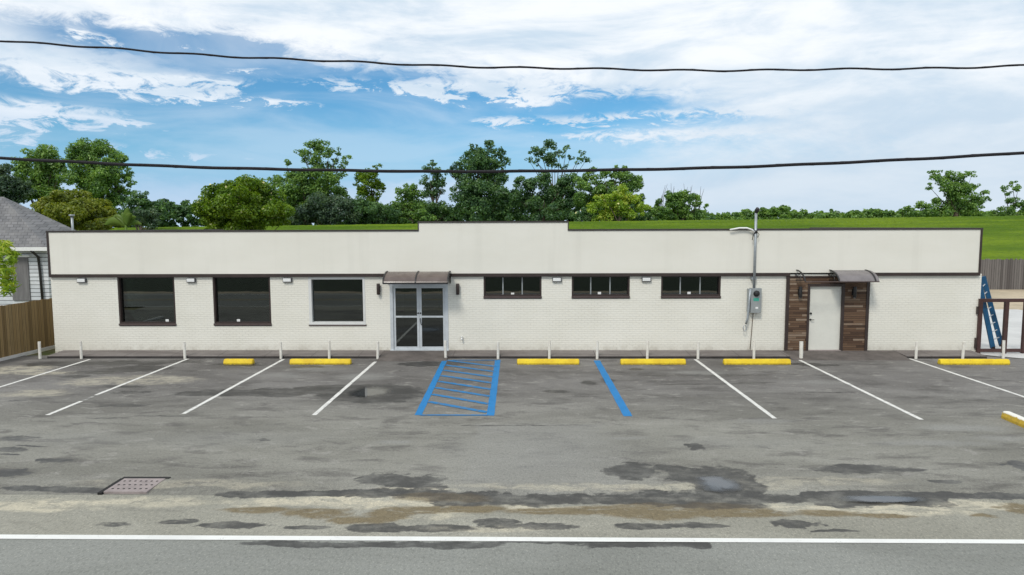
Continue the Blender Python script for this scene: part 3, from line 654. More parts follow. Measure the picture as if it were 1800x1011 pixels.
# white side door with plank surround
x0, x1, z0, z1 = D2; cx0, cx1 = wx(1385, 560), wx(1520, 560); zt = wz(487.5, 1450)
for a, c in ((cx0, x0-.075), (x1+.075, cx1)):
    mb = MB(); mb.box(a, c, -.045, -.001, .06, zt); mb.build('plank_cladding', M['cladding'], b)
mb = MB(); mb.box(x0-.0745, x1+.0745, -.045, -.001, z1+.085, zt); mb.build('plank_cladding', M['cladding'], b)
mb = MB(); mb.box(x0-.075, x0+.005, -.062, .12, .05, z1+.08); mb.box(x1-.005, x1+.075, -.062, .12, .05, z1+.08); mb.box(x0+.005, x1-.005, -.0615, .12, z1-.01, z1+.0795); mb.build('door_frame', M['trim'], b)
for a, c in ((cx0-.10, cx0-.001), (cx1+.001, cx1+.10)):
    mb = MB(); mb.box(a, c, -.066, -.0005, .04, BZ+.03 if a < cx0 else zt+.02); mb.build('corner_board', M['trim'], b)
mb = MB(); mb.box(cx0, cx1, -.068, -.0005, zt+.001, zt+.045); mb.build('head_board', M['trim'], b)
mb = MB(); mb.box(x0+.008, x1-.008, .02, .065, z0+.012, z1-.013)
dr = mb.build('door', M['door_white'], b)
mb = MB(); hz = wz(562, 1424); hx = x0+.075; mb.tube([(hx, .019, hz), (hx, -.005, hz)], .03, 12); mb.tube([(hx, -.005, hz), (hx, -.05, hz), (hx+.10, -.05, hz)], .012, 8); mb.build('handle', M['black'], dr, True)
mb = MB(); hz = wz(551, 1424); mb.tube([(hx, .019, hz), (hx, -.02, hz)], .032, 12); mb.build('deadbolt', M['black'], dr, True)
mb = MB(); mb.box(x0, x1, -.10, .02, .03, z0+.01); mb.build('threshold', M['slab'], b)

# awnings
def arc_pts(zt, zb, depth, n=12):
    out = []
    for k in range(n+1):
        th = (math.pi/2)*k/n*.86; out.append((-depth*math.sin(th)/math.sin(math.pi/2*.86)-.02, zb+(zt-zb)*(math.cos(th)-math.cos(math.pi/2*.86))/(1-math.cos(math.pi/2*.86))))
    return out
def awn_sheet(x0, x1, prof, mat, parent, name='canopy_sheet'):
    mb = MB(); up = [(y, z+.006) for y, z in prof]; mb.extrude_x(prof+up[::-1], x0, x1); return mb.build(name, mat, parent, False)
def bracket(x, zt, zb, depth, parent):
    mb = MB(); pr = arc_pts(zt, zb, depth)
    for k in range(len(pr)-1): mb.beam((x, pr[k][0], pr[k][1]-.008), (x, pr[k+1][0], pr[k+1][1]-.008), .03, .044, (1, 0, 0))
    mb.beam((x, -.022, zt), (x, -.022, zb-.10), .03, .04, (0, 1, 0))
    mb.beam((x, -.03, zb-.02), (x, -depth*.8, zb+.02), .022, .03, (1, 0, 0))
    sw = [(x, -.10-.13*(1-math.cos(t*.5))-.05*t*.25, zb+.02+.16*math.sin(t*.5)) for t in range(8)]
    mb.tube(sw, .011, 6); return mb.build('bracket', M['black'], parent)
zt1, zb1, dp = wz(478.5, 735)+.02, onY(735, 497.5, -.8).z, .80
t_ = thing('door_awning', (D1[0]+.9, 0, zb1), 'curved bronze two-panel awning over the glass doors', 'awning')
ax0, ax1 = onY(675, 496, -.7).x, onY(787, 496, -.7).x; am = (ax0+ax1)/2; pr = arc_pts(zt1, zb1, dp)
awn_sheet(ax0, am-.02, pr, M['poly_brown'], t_); awn_sheet(am+.02, ax1, pr, M['poly_brown'], t_)
for x in (ax0-.012, am, ax1+.012): bracket(x, zt1+.022, zb1+.02, dp, t_)
mb = MB(); mb.box(ax0-.02, ax1+.02, -dp-.05, -dp-.021, zb1-.035, zb1+.012); mb.build('front_bar', M['black'], t_)
zt2, zb2 = wz(475, 1470), onY(1470, 495, -.75).z
bx = [onY(1399, 480, 0).x, onY(1457, 480, 0).x, onY(1527, 480, -.3).x]
t_ = thing('broken_awning', (bx[1], 0, zb2), 'broken grey awning above the white door, left panel missing', 'awning')
pr = arc_pts(zt2, zb2, .75)
awn_sheet(bx[1]+.01, bx[2]+.12, pr, M['poly_grey'], t_)
for x in bx: bracket(x, zt2+.02, zb2+.02, .75, t_)
mb = MB(); mb.beam((bx[0], -.76, zb2-.005), (bx[2]+.12, -.76, zb2-.005), .03, .03); mb.build('front_bar', M['sillb'], t_)
mb = MB(); mb.tube([(bx[0], -.05, zt2-.02), (bx[1], -.05, zt2-.02)], .012, 6); mb.build('rod', M['sillb'], t_)

# wall lamps
def sconce(px, py, label, y0=0.0):
    x, z = wx(px, py), wz(py, px); t_ = thing('wall_lamp', (x, y0, z), label, 'lamp', 'dark cylinder wall lamps beside the doors')
    mb = MB(); mb.box(x-.05, x+.05, y0-.022, y0-.0005, z-.10, z+.10); mb.build('back_plate', M['black'], t_)
    mb = MB(); mb.tube([(x, y0-.09, z-.185), (x, y0-.09, z-.17), (x, y0-.09, z+.17), (x, y0-.09, z+.185)], [.05, .057, .057, .05], 16); mb.build('shade', M['trim'] if y0 == 0 else M['black'], t_, True)
    mb = MB(); mb.tube([(x, y0-.09, z-.192), (x, y0-.09, z-.186)], .042, 14); mb.build('lens', M['white_plastic'], t_); return t_
sconce(666, 508, 'dark cylinder lamp on cream brick left of the glass doors'); sconce(805, 508, 'dark cylinder lamp on cream brick right of the glass doors')
sconce(1404, 513, 'black cylinder lamp on the planks left of the white door', -.045); sconce(1499, 513, 'black cylinder lamp on the planks right of the white door', -.045)
zl = wz(492, 700); L5 = ['small white floodlight on the brick left of the first big window', 'small white floodlight between first and second big windows', 'small white floodlight between second and third big windows', 'small white floodlight between first and second small windows', 'small white floodlight between second and third small windows']
for px, lb in zip((145, 337, 506, 979, 1136), L5):
    x = wx(px, 492); t_ = thing('floodlight', (x, 0, zl), lb, 'light', 'small floodlights under the brown band')
    mb = MB(); mb.box(x-.155, x+.155, -.075, -.0005, zl-.075, zl+.075); mb.build('housing', M['housing'], t_, bevel=.012)
    mb = MB(); mb.box(x-.135, x+.125, -.088, -.0755, zl-.050, zl+.058); mb.build('lens', M['white_plastic'], t_, bevel=.005)

# electric service
mx_, mz = wx(1325, 515), wz(515, 1325)
t_ = thing('electric_meter', (mx_, 0, wz(550, 1323)), 'grey electric meter box with conduit mast above the parapet', 'electric meter')
bx0, bx1, bz0, bz1 = wx(1312.5, 528), wx(1335, 528), wz(549, 1323), wz(506, 1323)
mb = MB(); mb.box(bx0+.08, bx1, -.20, -.0005, bz0, bz1); mb.box(bx0, bx0+.078, -.15, -.0005, bz0+.03, bz1-.02); mb.build('box', M['meterbox'], t_, bevel=.01)
mb = MB(); mb.tube([(mx_+.02, -.201, mz), (mx_+.02, -.23, mz)], .10, 20, True); mb.tube([(mx_+.02, -.231, mz), (mx_+.02, -.29, mz), (mx_+.02, -.30, mz)], [.078, .07, .05], 20); mb.build('meter_dial', M['black'], t_, True)
lz = wz(525.5, 1325); mb = MB(); mb.box(mx_-.07, mx_+.11, -.206, -.2005, lz-.05, lz+.05); mb.build('label', M['green'], t_)
lz = wz(540, 1326); mb = MB(); mb.box(mx_-.0, mx_+.09, -.205, -.2005, lz-.03, lz+.03); mb.build('seal', M['white_plastic'], t_)
cx = wx(1323, 500); ctop = onY(1328.5, 374, -.14)
mb = MB(); mb.tube([(cx, -.14, bz1-.01), (cx, -.14, ctop.z)], .042, 12); mb.build('conduit', M['galv'], t_, True)
for z in (wz(488, 1323), BZ-.15): 
    mb = MB(); mb.box(cx-.08, cx+.08, -.145, -.0005, z-.02, z+.02); mb.build('strap', M['galv'], t_)
mb = MB(); mb.tube([(cx, -.14, ctop.z), (cx+.01, -.16, ctop.z+.06), (cx+.03, -.20, ctop.z+.11), (cx+.04, -.24, ctop.z+.09)], [.05, .075, .075, .045], 12); mb.build('weatherhead', M['black'], t_, True)
az = onY(1325, 407, -.14).z; ar = [onY(px, py, -.18) for px, py in ((1327, 409), (1322, 404), (1313, 401), (1300, 401), (1283, 404))]
mb = MB(); mb.tube([tuple(p) for p in ar], .028, 8); mb.build('drop_cable', M['white_plastic'], t_, True)
mb = MB(); mb.tube([(cx, -.14, az-.06), (cx, -.14, az+.04)], .06, 10); mb.tube([(cx-.02, -.20, az), (cx-.10, -.22, az-.12), (cx-.12, -.20, az-.28)], .012, 6); mb.tube([(cx+.03, -.20, az), (cx+.09, -.22, az-.1), (cx+.06, -.18, az-.2)], .010, 6); mb.build('clamp', M['black'], t_, True)
pp = [onY(px, py, -.17) for px, py in ((1319, 508), (1317, 530), (1314, 560), (1311, 570))]
mb = MB(); mb.tube([tuple(p) for p in pp], .035, 10); lp = onY(1308, 577, -.17); mb.tube([(lp.x+.05*math.sin(k*.7)+.02, -.17, lp.z+.10*math.cos(k*.7)) for k in range(9)], .014, 6); mb.build('loose_conduit', M['galv'], t_, True)
gw = [onY(px, py, -.03) for px, py in ((1324, 549), (1323, 560), (1321, 585), (1318.5, 614))]
mb = MB(); mb.tube([tuple(p) for p in gw], .012, 6); mb.build('ground_wire', M['copper'], t_, True)
hb = onY(812, 594, 0); t_ = thing('hose_tap', (hb.x, 0, hb.z), 'small white hose tap low on the brick right of glass doors', 'tap')
mb = MB(); mb.tube([(hb.x, -.001, hb.z), (hb.x, -.09, hb.z), (hb.x, -.12, hb.z-.05)], .028, 10); mb.build('spout', M['white_plastic'], t_, True)
mb = MB(); mb.tube([(hb.x, -.06, hb.z+.03), (hb.x, -.06, hb.z+.06)], .04, 10); mb.build('valve_wheel', M['white_plastic'], t_, True)

# ------------------------------------------------------------------ posts and wheel stops
PH = .57; PY = KERB-.06
POSTS = [(80, 'white post standing alone nearest the wooden fence', 629), (153, 'white post at the head of the stall line nearest the fence', 0), (333, 'white post at the head of the worn gapped stall line', 0), (500, 'white post between the short and the long left wheel stops', 0),
 (584, 'white post behind the wheel stop left of the glass doors', 0), (668, 'white post just left of the glass doors', 0), (786, 'white post at the right jamb of the glass doors', 0), (877, 'white post at the right border of the blue aisle', 0),
 (964, 'white post behind the wheel stop beside the blue aisle', 0), (1047, 'white post at the head of the single blue line', 0), (1134, 'white post behind the wheel stop right of the blue line', 0), (1222, 'white post at the stall line under the third small window', 0),
 (1319, 'white post below the electric meter', 0), (1401, 'thicker white post before the planks left of the white door', 0), (1600, 'white post at the head of the last stall line', 0), (1681, 'white post behind the rightmost long wheel stop', 0), (1756, 'white post in front of the brown gate', 0)]
proto = None
for k, (px, lb, _) in enumerate(POSTS):
    x = onZ(px+(-1 if px < 900 else 1), 628).x if px not in (80,) else onZ(80, 628).x
    if proto is None:
        proto = thing('marker_post', (0, 0, 0), lb, 'post', 'white marker posts along the kerb')
        mb = MB(); mb.tube([(0, 0, -.04), (0, 0, PH-.012), (0, 0, PH)], [.043, .043, .036], 14); mb.build('pipe', M['post'], proto, False)
        mb = MB(); mb.tube([(0, 0, PH), (0, 0, PH+.012)], .046, 14); mb.build('cap', M['post'], proto)
        o = proto
    else: o = copy_tree(proto)
    o['label'] = lb; o.location = (x, PY if px < 1740 else PY+.12, random.uniform(-.03, .015)); o.rotation_euler = (R(random.uniform(-1.5, 1.5)), R(random.uniform(-1.5, 1.5)), random.random()*3)
    if px == 1401: o.scale = (1.35, 1.35, 1.02)
def stop_mesh(L, mat):
    mb = MB(); pr = [(-.11, -.01), (-.11, .06), (-.075, .150), (-.05, .165), (.05, .165), (.075, .150), (.11, .06), (.11, -.01)]
    n = len(pr); st = [(-L/2, .80), (-L/2+.02, .95), (-L/2+.06, 1), (L/2-.06, 1), (L/2-.02, .95), (L/2, .80)]
    for x, s_ in st: mb.v += [(x, y*s_, z if z < 0 else z*(.5+.5*s_)) for y, z in pr]
    for k in range(len(st)-1):
        for j in range(n): mb.f.append((k*n+j, k*n+(j+1) % n, (k+1)*n+(j+1) % n, (k+1)*n+j)); mb.mi.append(0)
    mb.f += [tuple(range(n))[::-1], tuple((len(st)-1)*n+j for j in range(n))]; mb.mi += [0, 0]; return mb
SY = onZ(960, 641.5).y+.11
STOPS = [(399, 450, 'short stubby yellow wheel stop below the second big window'), (514, 620, 'long yellow wheel stop below the silver framed window'), (909, 1017, 'long yellow wheel stop right beside the blue hatched aisle'), (1089, 1202, 'long yellow wheel stop just right of the single blue line'),
         (1268, 1384, 'long yellow wheel stop below the electric meter'), (1643, 1763, 'long yellow wheel stop below the right corner, by the gate')]
for a, c, lb in STOPS:
    xa, xc = onZ(a, 638).x, onZ(c, 638).x; o = thing('wheel_stop', ((xa+xc)/2, SY, 0), lb, 'wheel stop', 'yellow wheel stops at the kerb')
    mb = stop_mesh(xc-xa, None); mb.v = [(x+(xa+xc)/2, y+SY, z) for x, y, z in mb.v]; mb.build('block', M['yellow'], o, bevel=.012)
    for s_ in (-.3, .3):
        hx = (xa+xc)/2+s_*(xc-xa); m2 = MB(); m2.tube([(hx, SY, .160), (hx, SY, .172)], .018, 8); m2.build('anchor_pin', M['galv'], o)
    o.rotation_euler.z = R(random.uniform(-.5, .5))
o = thing('wheel_stop', (10.95, -8.45, 0), 'worn white-topped wheel stop cut by the right edge', 'wheel stop'); p_ = onZ(1762, 736)
mb = stop_mesh(1.85, None); mb.build('block', M['yellow_worn'], None, bevel=.012).parent = o
o.location = (p_.x+.06, p_.y-.86, 0); o.rotation_euler.z = R(90-3)

# ------------------------------------------------------------------ fences, gate, ladder
FX = onZ(40, 622).x
fa, fb = onZ(94, 611), onZ(0, 634)
FXL = fb.x+.05
t_ = thing('wooden_fence', (FXL, -1, 0), 'tan board fence running forward from the left building corner', 'fence')
mb = MB(); y = 1.6; n = 0; dx = (fa.x-fb.x)/(fa.y-fb.y)
while y > -3.4:
    hgt = 1.78+random.uniform(-.012, .012); xo = fa.x+dx*(y-fa.y)+random.uniform(-.004, .004)
    mb.box(xo-.02, xo, y-.135, y, .03, hgt); y -= .14
mb.build('board', M['fence_tan'], t_)
for z in (.35, .95, 1.6):
    mb = MB(); mb.beam((fa.x-.05, 1.5, z), (fa.x+dx*(-3.4-fa.y)-.05, -3.4, z), .04, .09); mb.build('rail', M['fence_tan'], t_)
mb = MB(); mb.beam((fa.x+.05, 1.5, .03), (fa.x+dx*(-9-fa.y)+.05, -9, .03), .12, .10); one('edging', mb, M['concrete'], 'pale concrete edging strip along the foot of tan fence', 'edging')
t_ = thing('weathered_fence', (XR+6, 23, 0), 'grey weathered board fence at the foot of the levee', 'fence')
mb = MB(); x = XR-6; zt = wz(455.5, 1770, 23)
while x < 44:
    mb.box(x, x+.145, 23+random.uniform(-.006, .006), 23.02+random.uniform(0, .006), -.02, zt+random.uniform(-.05, .04)); x += .15
mb.build('board', M['fence_grey'], t_)
for z in (.5, 1.5):
    mb = MB(); mb.box(XR-6, 44, 23.03, 23.07, z, z+.09); mb.build('rail', M['fence_grey'], t_)
# gate
gy = -.02; t_ = thing('metal_gate', (wx(1760, 617, gy), gy, 0), 'dark brown open metal gate frame right of the building', 'gate')
gz1, gz0 = wz(531, 1760, gy), .07
gx = [wx(1721, 575, gy), wx(1767, 575, gy), wx(1799, 575, gy)+.04, wx(1799, 575, gy)+1.3]
for x in gx:
    mb = MB(); mb.box(x-.06, x+.06, gy-.05, gy+.05, .02, gz1); mb.build('post', M['gate'] if 'gate' in M else M['trim'], t_)
for z, h in ((gz1+.001, .11), (gz0, .11)):
    mb = MB()
    if z > 1: mb.box(gx[0]-.06, gx[-1]+.06, gy-.051, gy+.051, z, z+h)
    else:
        for a, c in zip(gx[:-1], gx[1:]): mb.box(a+.0605, c-.0605, gy-.03, gy+.03, z, z+h)
    mb.build('rail', M['gate'], t_)
mb = MB(); mb.box(gx[0]-.12, gx[0]-.062, gy-.04, gy+.04, .2, .55); mb.build('hinge', M['trim'], t_); mb = MB(); mb.box(gx[0]-.12, gx[0]-.062, gy-.04, gy+.04, 1.35, 1.6); mb.build('hinge', M['trim'], t_)
# ladder leaning on the building's side
t_ = thing('ladder', (15.9, .3, .05), 'blue fibreglass ladder leaning at the right building corner', 'ladder')
A0, A1 = onY(1745, 611, .16), onY(1721, 494, .16); B0, B1 = onY(1760, 606, .50), onY(1728, 486, .50)
A0.z = max(A0.z, .05); rails = ((A0, A1), (B0, B1))
for a, c in rails:
    mb = MB(); mb.beam(a, c, .15, .05, (0, 1, 0)); mb.build('rail', M['blue_fibre'], t_)
    mb = MB(); d = (c-a).normalized(); mb.beam(a-d*.05, a+d*.03, .12, .06, (0, 1, 0)); mb.build('foot', M['black'], t_)
for k in range(1, 9):
    f = k/9; mb = MB(); mb.tube([tuple(A0.lerp(A1, f)), tuple(B0.lerp(B1, f))], .018, 8); mb.build('rung', M['alu'], t_)

# ------------------------------------------------------------------ neighbouring house
HY_ = 11.0; ez = wz(435, 60, HY_); rp = onY(6, 346, 13.5); cr_ = onY(82, 434, HY_)
t_ = thing('house', (-27, 16, 0), 'white sided house with grey shingle hip roof beyond the fence', 'house')
EXL = -44
mb = MB(); mb._add([(EXL, HY_, ez), (cr_.x, HY_, ez), (cr_.x, 16, ez), (EXL, 16, ez), (EXL+5.5, 13.5, rp.z), (rp.x, 13.5, rp.z)], [(0, 1, 5, 4), (1, 2, 5), (2, 3, 4, 5), (3, 0, 4), (3, 2, 1, 0)])
mb.build('roof', M['shingle'], t_)
mb = MB(); mb.box(EXL-.02, cr_.x+.02, HY_-.03, HY_-.001, ez-.17, ez+.012); mb.build('fascia', M['white_plastic'], t_)
hw = HY_+.55; mb = MB(); mb.box(EXL+.4, cr_.x-.4, hw, 15.5, 0, ez-.02); mb.build('wall', M['siding'], t_)
q0, q1 = onY(19, 452, hw), onY(54, 520, hw); mb = MB(); mb.box(q0.x, q1.x, hw-.06, hw-.001, .6, q0.z); wn_ = mb.build('shutter', M['siding_board'], t_)
mb = MB(); mb.box(q0.x-.12, q1.x+.12, hw-.08, hw-.001, q0.z+.001, q0.z+.10); mb.build('lintel', M['white_plastic'], wn_)
d0 = onY(66, 442, hw-.1); mb = MB(); mb.tube([(d0.x, HY_-.02, ez-.15), (d0.x+.02, hw-.1, ez-.5), (d0.x+.06, hw-.1, ez-1.4), (d0.x+.10, hw-.1, .3)], .06, 8); mb.build('downpipe', M['navy'] if 'navy' in M else M['black'], t_, True)
v0 = onY(128, 408, 12.5); v1 = onY(128, 380, 12.5)
mb = MB(); mb.tube([(v0.x, 12.5, v0.z-.6), (v0.x, 12.5, v1.z)], .06, 10); mb.tube([(v0.x, 12.5, v1.z), (v0.x, 12.5, v1.z+.08)], .14, 10); mb.build('vent_pipe', M['galv'], t_, True)

# ------------------------------------------------------------------ overhead lines
def wire(pts, Y, r, label, wob):
    P = [onY(px, py, Y) for px, py in pts]; X = np.array([p.x for p in P]); Z = np.array([p.z for p in P])
    co = np.polyfit(X, Z, 2); mb = MB(); L = []
    xs = np.linspace(-26, 26, 420)
    for x in xs:
        xc = float(x); z = float(np.polyval(co, xc)); L.append((xc, Y+wob*math.sin(xc*5.1), z+wob*math.cos(xc*5.1)+wob*.6*math.sin(xc*1.7)))
    mb.tube(L, r, 8); o = mb.build('overhead_cable', M['cable'], None, True)
    m2 = MB(); m2.tube([(p[0], p[1]+r*.95*math.sin(k*.9), p[2]+r*.95*math.cos(k*.9)) for k, p in enumerate(L)], r*.2, 5); m2.build('lashing_wire', M['cable'], o, True)
    return tag(o, label, 'cable', 'overhead cables crossing the sky')
wire([(0, 72), (230, 86), (450, 101), (700, 114), (900, 120), (1250, 122.5), (1500, 121), (1800, 116)], -12.2, .0155, 'thin twisted black cable, the upper one crossing the clouds', .010)
wire([(0, 278), (225, 289), (450, 297), (700, 301), (900, 302), (1125, 298), (1350, 291), (1575, 281), (1800, 269)], -13.4, .021, 'thick black cable, the lower one crossing the treetops', .003)

# ------------------------------------------------------------------ trees
def leaf_mesh(name, C, N, size, mat, parent, aspect=.6):
    n = len(C); r_ = rng
    t = r_.normal(size=(n, 3)); t -= (t*N).sum(1, keepdims=True)*N; t /= np.linalg.norm(t, axis=1, keepdims=True)+1e-9; w = np.cross(N, t)
    s = (size*r_.uniform(.6, 1.35, n))[:, None]
    V = np.stack([C-t*s*.5, C+w*s*aspect*.5+N*s*.10, C+t*s*.5, C-w*s*aspect*.5+N*s*.10], 1).reshape(-1, 3)
    off = np.array(WL[parent.name]['w']) if parent is not None else 0
    V = V-off; me = bpy.data.meshes.new(name); me.vertices.add(4*n); me.vertices.foreach_set('co', V.astype(np.float32).ravel())
    me.loops.add(4*n); me.loops.foreach_set('vertex_index', np.arange(4*n, dtype=np.int32)); me.polygons.add(n)
    me.polygons.foreach_set('loop_start', np.arange(0, 4*n, 4, dtype=np.int32)); me.polygons.foreach_set('loop_total', np.full(n, 4, np.int32))
    me.update(calc_edges=True); me.materials.append(mat); o = bpy.data.objects.new(name, me); COL.objects.link(o); WL[o.name] = {'w': Vector(off) if parent is not None else Vector((0, 0, 0))}
    if parent is not None: o.parent = parent
    return o
def clump_points(blobs, leaf, dens):
    Cs, Ns = [], []
    for (c, r_) in blobs:
        ns = max(5, int(9*min(1.6, r_/1.2))); 
        d = rng.normal(size=(ns, 3)); d /= np.linalg.norm(d, axis=1, keepdims=True)
        sc_ = c+d*r_*rng.uniform(.35, .85, (ns, 1))*np.array([1, 1, .9]); sr = r_*rng.uniform(.28, .5, ns)
        for q, s_ in zip(sc_, sr):
            n = max(14, int(dens*34*(s_/leaf)**2)); e = rng.normal(size=(n, 3)); e /= np.linalg.norm(e, axis=1, keepdims=True)
            pt = q+e*s_*rng.uniform(.45, 1.12, (n, 1))**.8*np.array([1.1, 1.1, .8])
            nn = e*.7+rng.normal(size=(n, 3))*.55+np.array([0, 0, .45]); nn /= np.linalg.norm(nn, axis=1, keepdims=True); Cs.append(pt); Ns.append(nn)
    return np.concatenate(Cs), np.concatenate(Ns)
def tree(name, Y, clumps, mat, label, cat='tree', base=None, leaf=.34, dens=1.0, trunk=True, group=None, limbs=.6, flowers=0, aspect=.6, dsp=1.0, twigs=()):
    B = []; leaf *= .82
    for px, py, r_ in clumps:
        dep = Y+random.uniform(-1, 1)*dsp*r_*.05
        p = onY(px, py, dep); B.append((np.array(p), 1.18*r_*(dep+CD)/FPX))
    xs = [c[0] for c, _ in B]; bx_ = float(np.average(xs, weights=[r_ for _, r_ in B])); low = min(c[2]-r_ for c, r_ in B)
    bz_ = base if base is not None else min(low-.5, 1.5); t_ = thing(name, (bx_, Y, bz_), label, cat, group)
    C, N = clump_points(B, leaf, dens); leaf_mesh('crown', C, N, leaf, mat, t_, aspect)
    if flowers:
        k = rng.choice(len(C), flowers, False); leaf_mesh('blossom', C[k]+N[k]*.08, N[k], leaf*.95, M['flower'], t_, .9)['kind'] = 'stuff'
    if trunk:
        top = max(c[2] for c, _ in B); H = top-bz_; mb = MB(); rt = max(.10, H*.028); ax = []
        fork = bz_+H*.45
        for k in range(7):
            f = k/6; z = bz_-.3+(fork-bz_+.3)*f; ax.append((bx_+.25*math.sin(f*3+bx_)*f, Y+.15*math.sin(f*4)*f, z))
        mb.tube(ax, [rt*(1.25-.5*k/6) for k in range(7)], 9)
        for c, r_ in B:
            if r_ < .35: continue
            st = Vector(ax[random.randint(3, 6)]); e = Vector(c); mid = st.lerp(e, .55)+Vector((random.uniform(-.2, .2), 0, random.uniform(.0, .35)*abs(e.z-st.z)*.4)); 
            mb.tube([st, st.lerp(mid, .55), mid, e], [rt*.4, rt*.28, rt*.18, rt*.05], 6, False)
        for a, c in twigs: mb.tube([a, a.lerp(c, .6)+Vector((random.uniform(-.2, .2), 0, .1)), c], [.05, .03, .012], 5, False)
        mb.build('trunk', M['bark'], t_, True)
    return t_
TG = 'trees beyond the levee'
tree('broad_tree', 60, [(5, 300, 15), (20, 330, 22), (42, 335, 14), (0, 335, 25), (15, 355, 20), (-25, 320, 30)], LEAF['blue'], 'dark tree cut by the left edge above the shingle roof', leaf=.36, group=TG)
tree('broad_tree', 66, [(70, 278, 22), (45, 288, 18), (95, 288, 16), (28, 298, 10), (55, 308, 22), (85, 315, 20), (108, 300, 14), (70, 335, 22), (100, 335, 16), (50, 340, 16), (80, 300, 18), (60, 325, 20), (30, 318, 12), (100, 350, 16)], LEAF['mid'], 'tall airy tree, left one of the pair above the house', leaf=.36, dens=.95, group=TG)
tree('broad_tree', 64, [(148, 268, 22), (180, 270, 24), (205, 282, 18), (130, 284, 14), (160, 295, 26), (196, 302, 24), (224, 305, 12), (228, 322, 10), (148, 320, 24), (182, 325, 26), (206, 338, 16), (170, 345, 24), (200, 358, 18), (120, 312, 14), (215, 345, 14), (185, 375, 18), (228, 340, 8)], LEAF['mid'], 'tall rounded tree, right one of the pair above the house', leaf=.36, dens=.85, group=TG)
tree('round_bush', 27, [(130, 350, 26), (100, 360, 26), (158, 360, 26), (72, 374, 22), (182, 376, 22), (130, 380, 36), (198, 392, 14), (90, 392, 26), (160, 396, 26), (62, 392, 16)], LEAF['olive'], 'olive green domed bush directly behind the shingle roof', 'bush', leaf=.22, dens=1.6)
tree('small_tree', 50, [(240, 348, 15), (225, 356, 11), (254, 343, 10), (250, 360, 14), (235, 372, 16), (215, 350, 8), (262, 358, 10), (275, 366, 10), (285, 374, 10), (255, 375, 16)], LEAF['deep'], 'small dark tree right of the olive bush', leaf=.28)
tree('dark_shrub', 34, [(256, 378, 16), (270, 384, 14), (245, 386, 13), (262, 392, 14)], LEAF['blue'], 'dark shrub between banana plant and low treeline', 'bush', leaf=.22)
tree('flowering_tree', 21, [(440, 322, 13), (408, 326, 15), (420, 338, 26), (390, 346, 26), (455, 346, 28), (372, 368, 24), (480, 374, 26), (425, 375, 40), (366, 390, 18), (498, 390, 13), (450, 392, 26), (395, 395, 26), (470, 360, 20), (425, 400, 20), (425, 350, 36), (398, 362, 32), (456, 366, 34), (405, 336, 20), (446, 334, 20), (425, 328, 15)], LEAF['bright'], 'round bright green tree dotted with cream blossoms', leaf=.20, dens=1.7, base=0, flowers=420)
tree('tall_tree', 70, [(545, 262, 15), (562, 254, 13), (530, 266, 10), (578, 268, 12), (556, 275, 12), (535, 280, 8), (597, 266, 8), (608, 275, 8), (602, 287, 10), (588, 284, 8), (552, 292, 15), (576, 297, 14)], LEAF['mid'], 'tallest airy tree, crown breaking above the lower cable', leaf=.36, dens=.62, group=TG, base=3)
tree('broad_tree', 67, [(502, 286, 8), (486, 318, 13), (480, 328, 8), (506, 312, 12), (524, 316, 18), (552, 312, 20), (578, 318, 16), (600, 308, 8), (508, 342, 20), (542, 342, 26), (578, 342, 22), (528, 368, 24), (500, 372, 18), (600, 335, 10), (610, 352, 12)], LEAF['mid'], 'leafy tree right behind the flowering tree', leaf=.36, dens=.95, group=TG)
tree('dark_shrub', 60, [(570, 362, 28), (545, 374, 24), (600, 370, 24), (620, 380, 16), (525, 384, 16), (580, 384, 20)], LEAF['blue'], 'large bluish dark shrub at the levee crest', 'bush', leaf=.32, dens=1.1)
tree('broad_tree', 68, [(655, 298, 10), (664, 294, 7), (634, 312, 12), (650, 318, 17), (668, 322, 9), (640, 334, 13), (657, 345, 15), (674, 334, 7), (630, 326, 8)], LEAF['bright'], 'slim fresh green tree alone in the gap left of centre', leaf=.33, dens=.85, group=TG)
tree('leafy_bush', 62, [(640, 364, 20), (664, 374, 19), (690, 374, 16), (650, 384, 18), (625, 388, 12), (680, 386, 14)], LEAF['deep'], 'green bush under the slim fresh green tree', 'bush', leaf=.32)
tree('broad_tree', 64, [(722, 328, 12), (710, 342, 14), (730, 344, 15), (700, 358, 14), (725, 366, 22), (705, 378, 18), (742, 360, 13), (740, 382, 16), (692, 370, 12), (715, 385, 16), (755, 386, 14)], LEAF['mid'], 'medium tree left of the raised parapet', leaf=.34, group=TG)
tree('tall_tree', 68, [(760, 288, 8), (753, 298, 10), (768, 306, 12), (750, 318, 12), (770, 328, 15), (755, 344, 14), (768, 362, 17), (782, 376, 13), (757, 378, 14), (781, 318, 6)], LEAF['deep'], 'narrow upright tree by the left step of the parapet', leaf=.34, dens=.85, group=TG)
tree('broad_tree', 66, [(862, 258, 11), (848, 270, 14), (876, 268, 12), (834, 261, 8), (826, 274, 12), (810, 286, 12), (888, 284, 9), (840, 288, 20), (868, 290, 18), (798, 296, 8), (815, 308, 18), (850, 314, 25), (884, 314, 16), (789, 304, 6), (820, 338, 22), (855, 344, 26), (888, 345, 18), (812, 362, 18), (845, 374, 24), (880, 376, 20), (798, 330, 7), (815, 384, 14)], LEAF['deep'], 'big dark tree standing above the raised parapet', leaf=.36, dens=.85, group=TG)
tree('tall_tree', 74, [(968, 258, 12), (950, 264, 12), (936, 268, 9), (930, 282, 7), (960, 274, 14), (984, 272, 10), (996, 262, 7), (1003, 276, 6), (944, 286, 8), (975, 288, 11), (1022, 270, 7), (1031, 281, 8), (1017, 284, 8), (990, 294, 9)], LEAF['deep'], 'tall tree with a loose clumpy top right of centre', leaf=.36, dens=.62, group=TG, base=3)
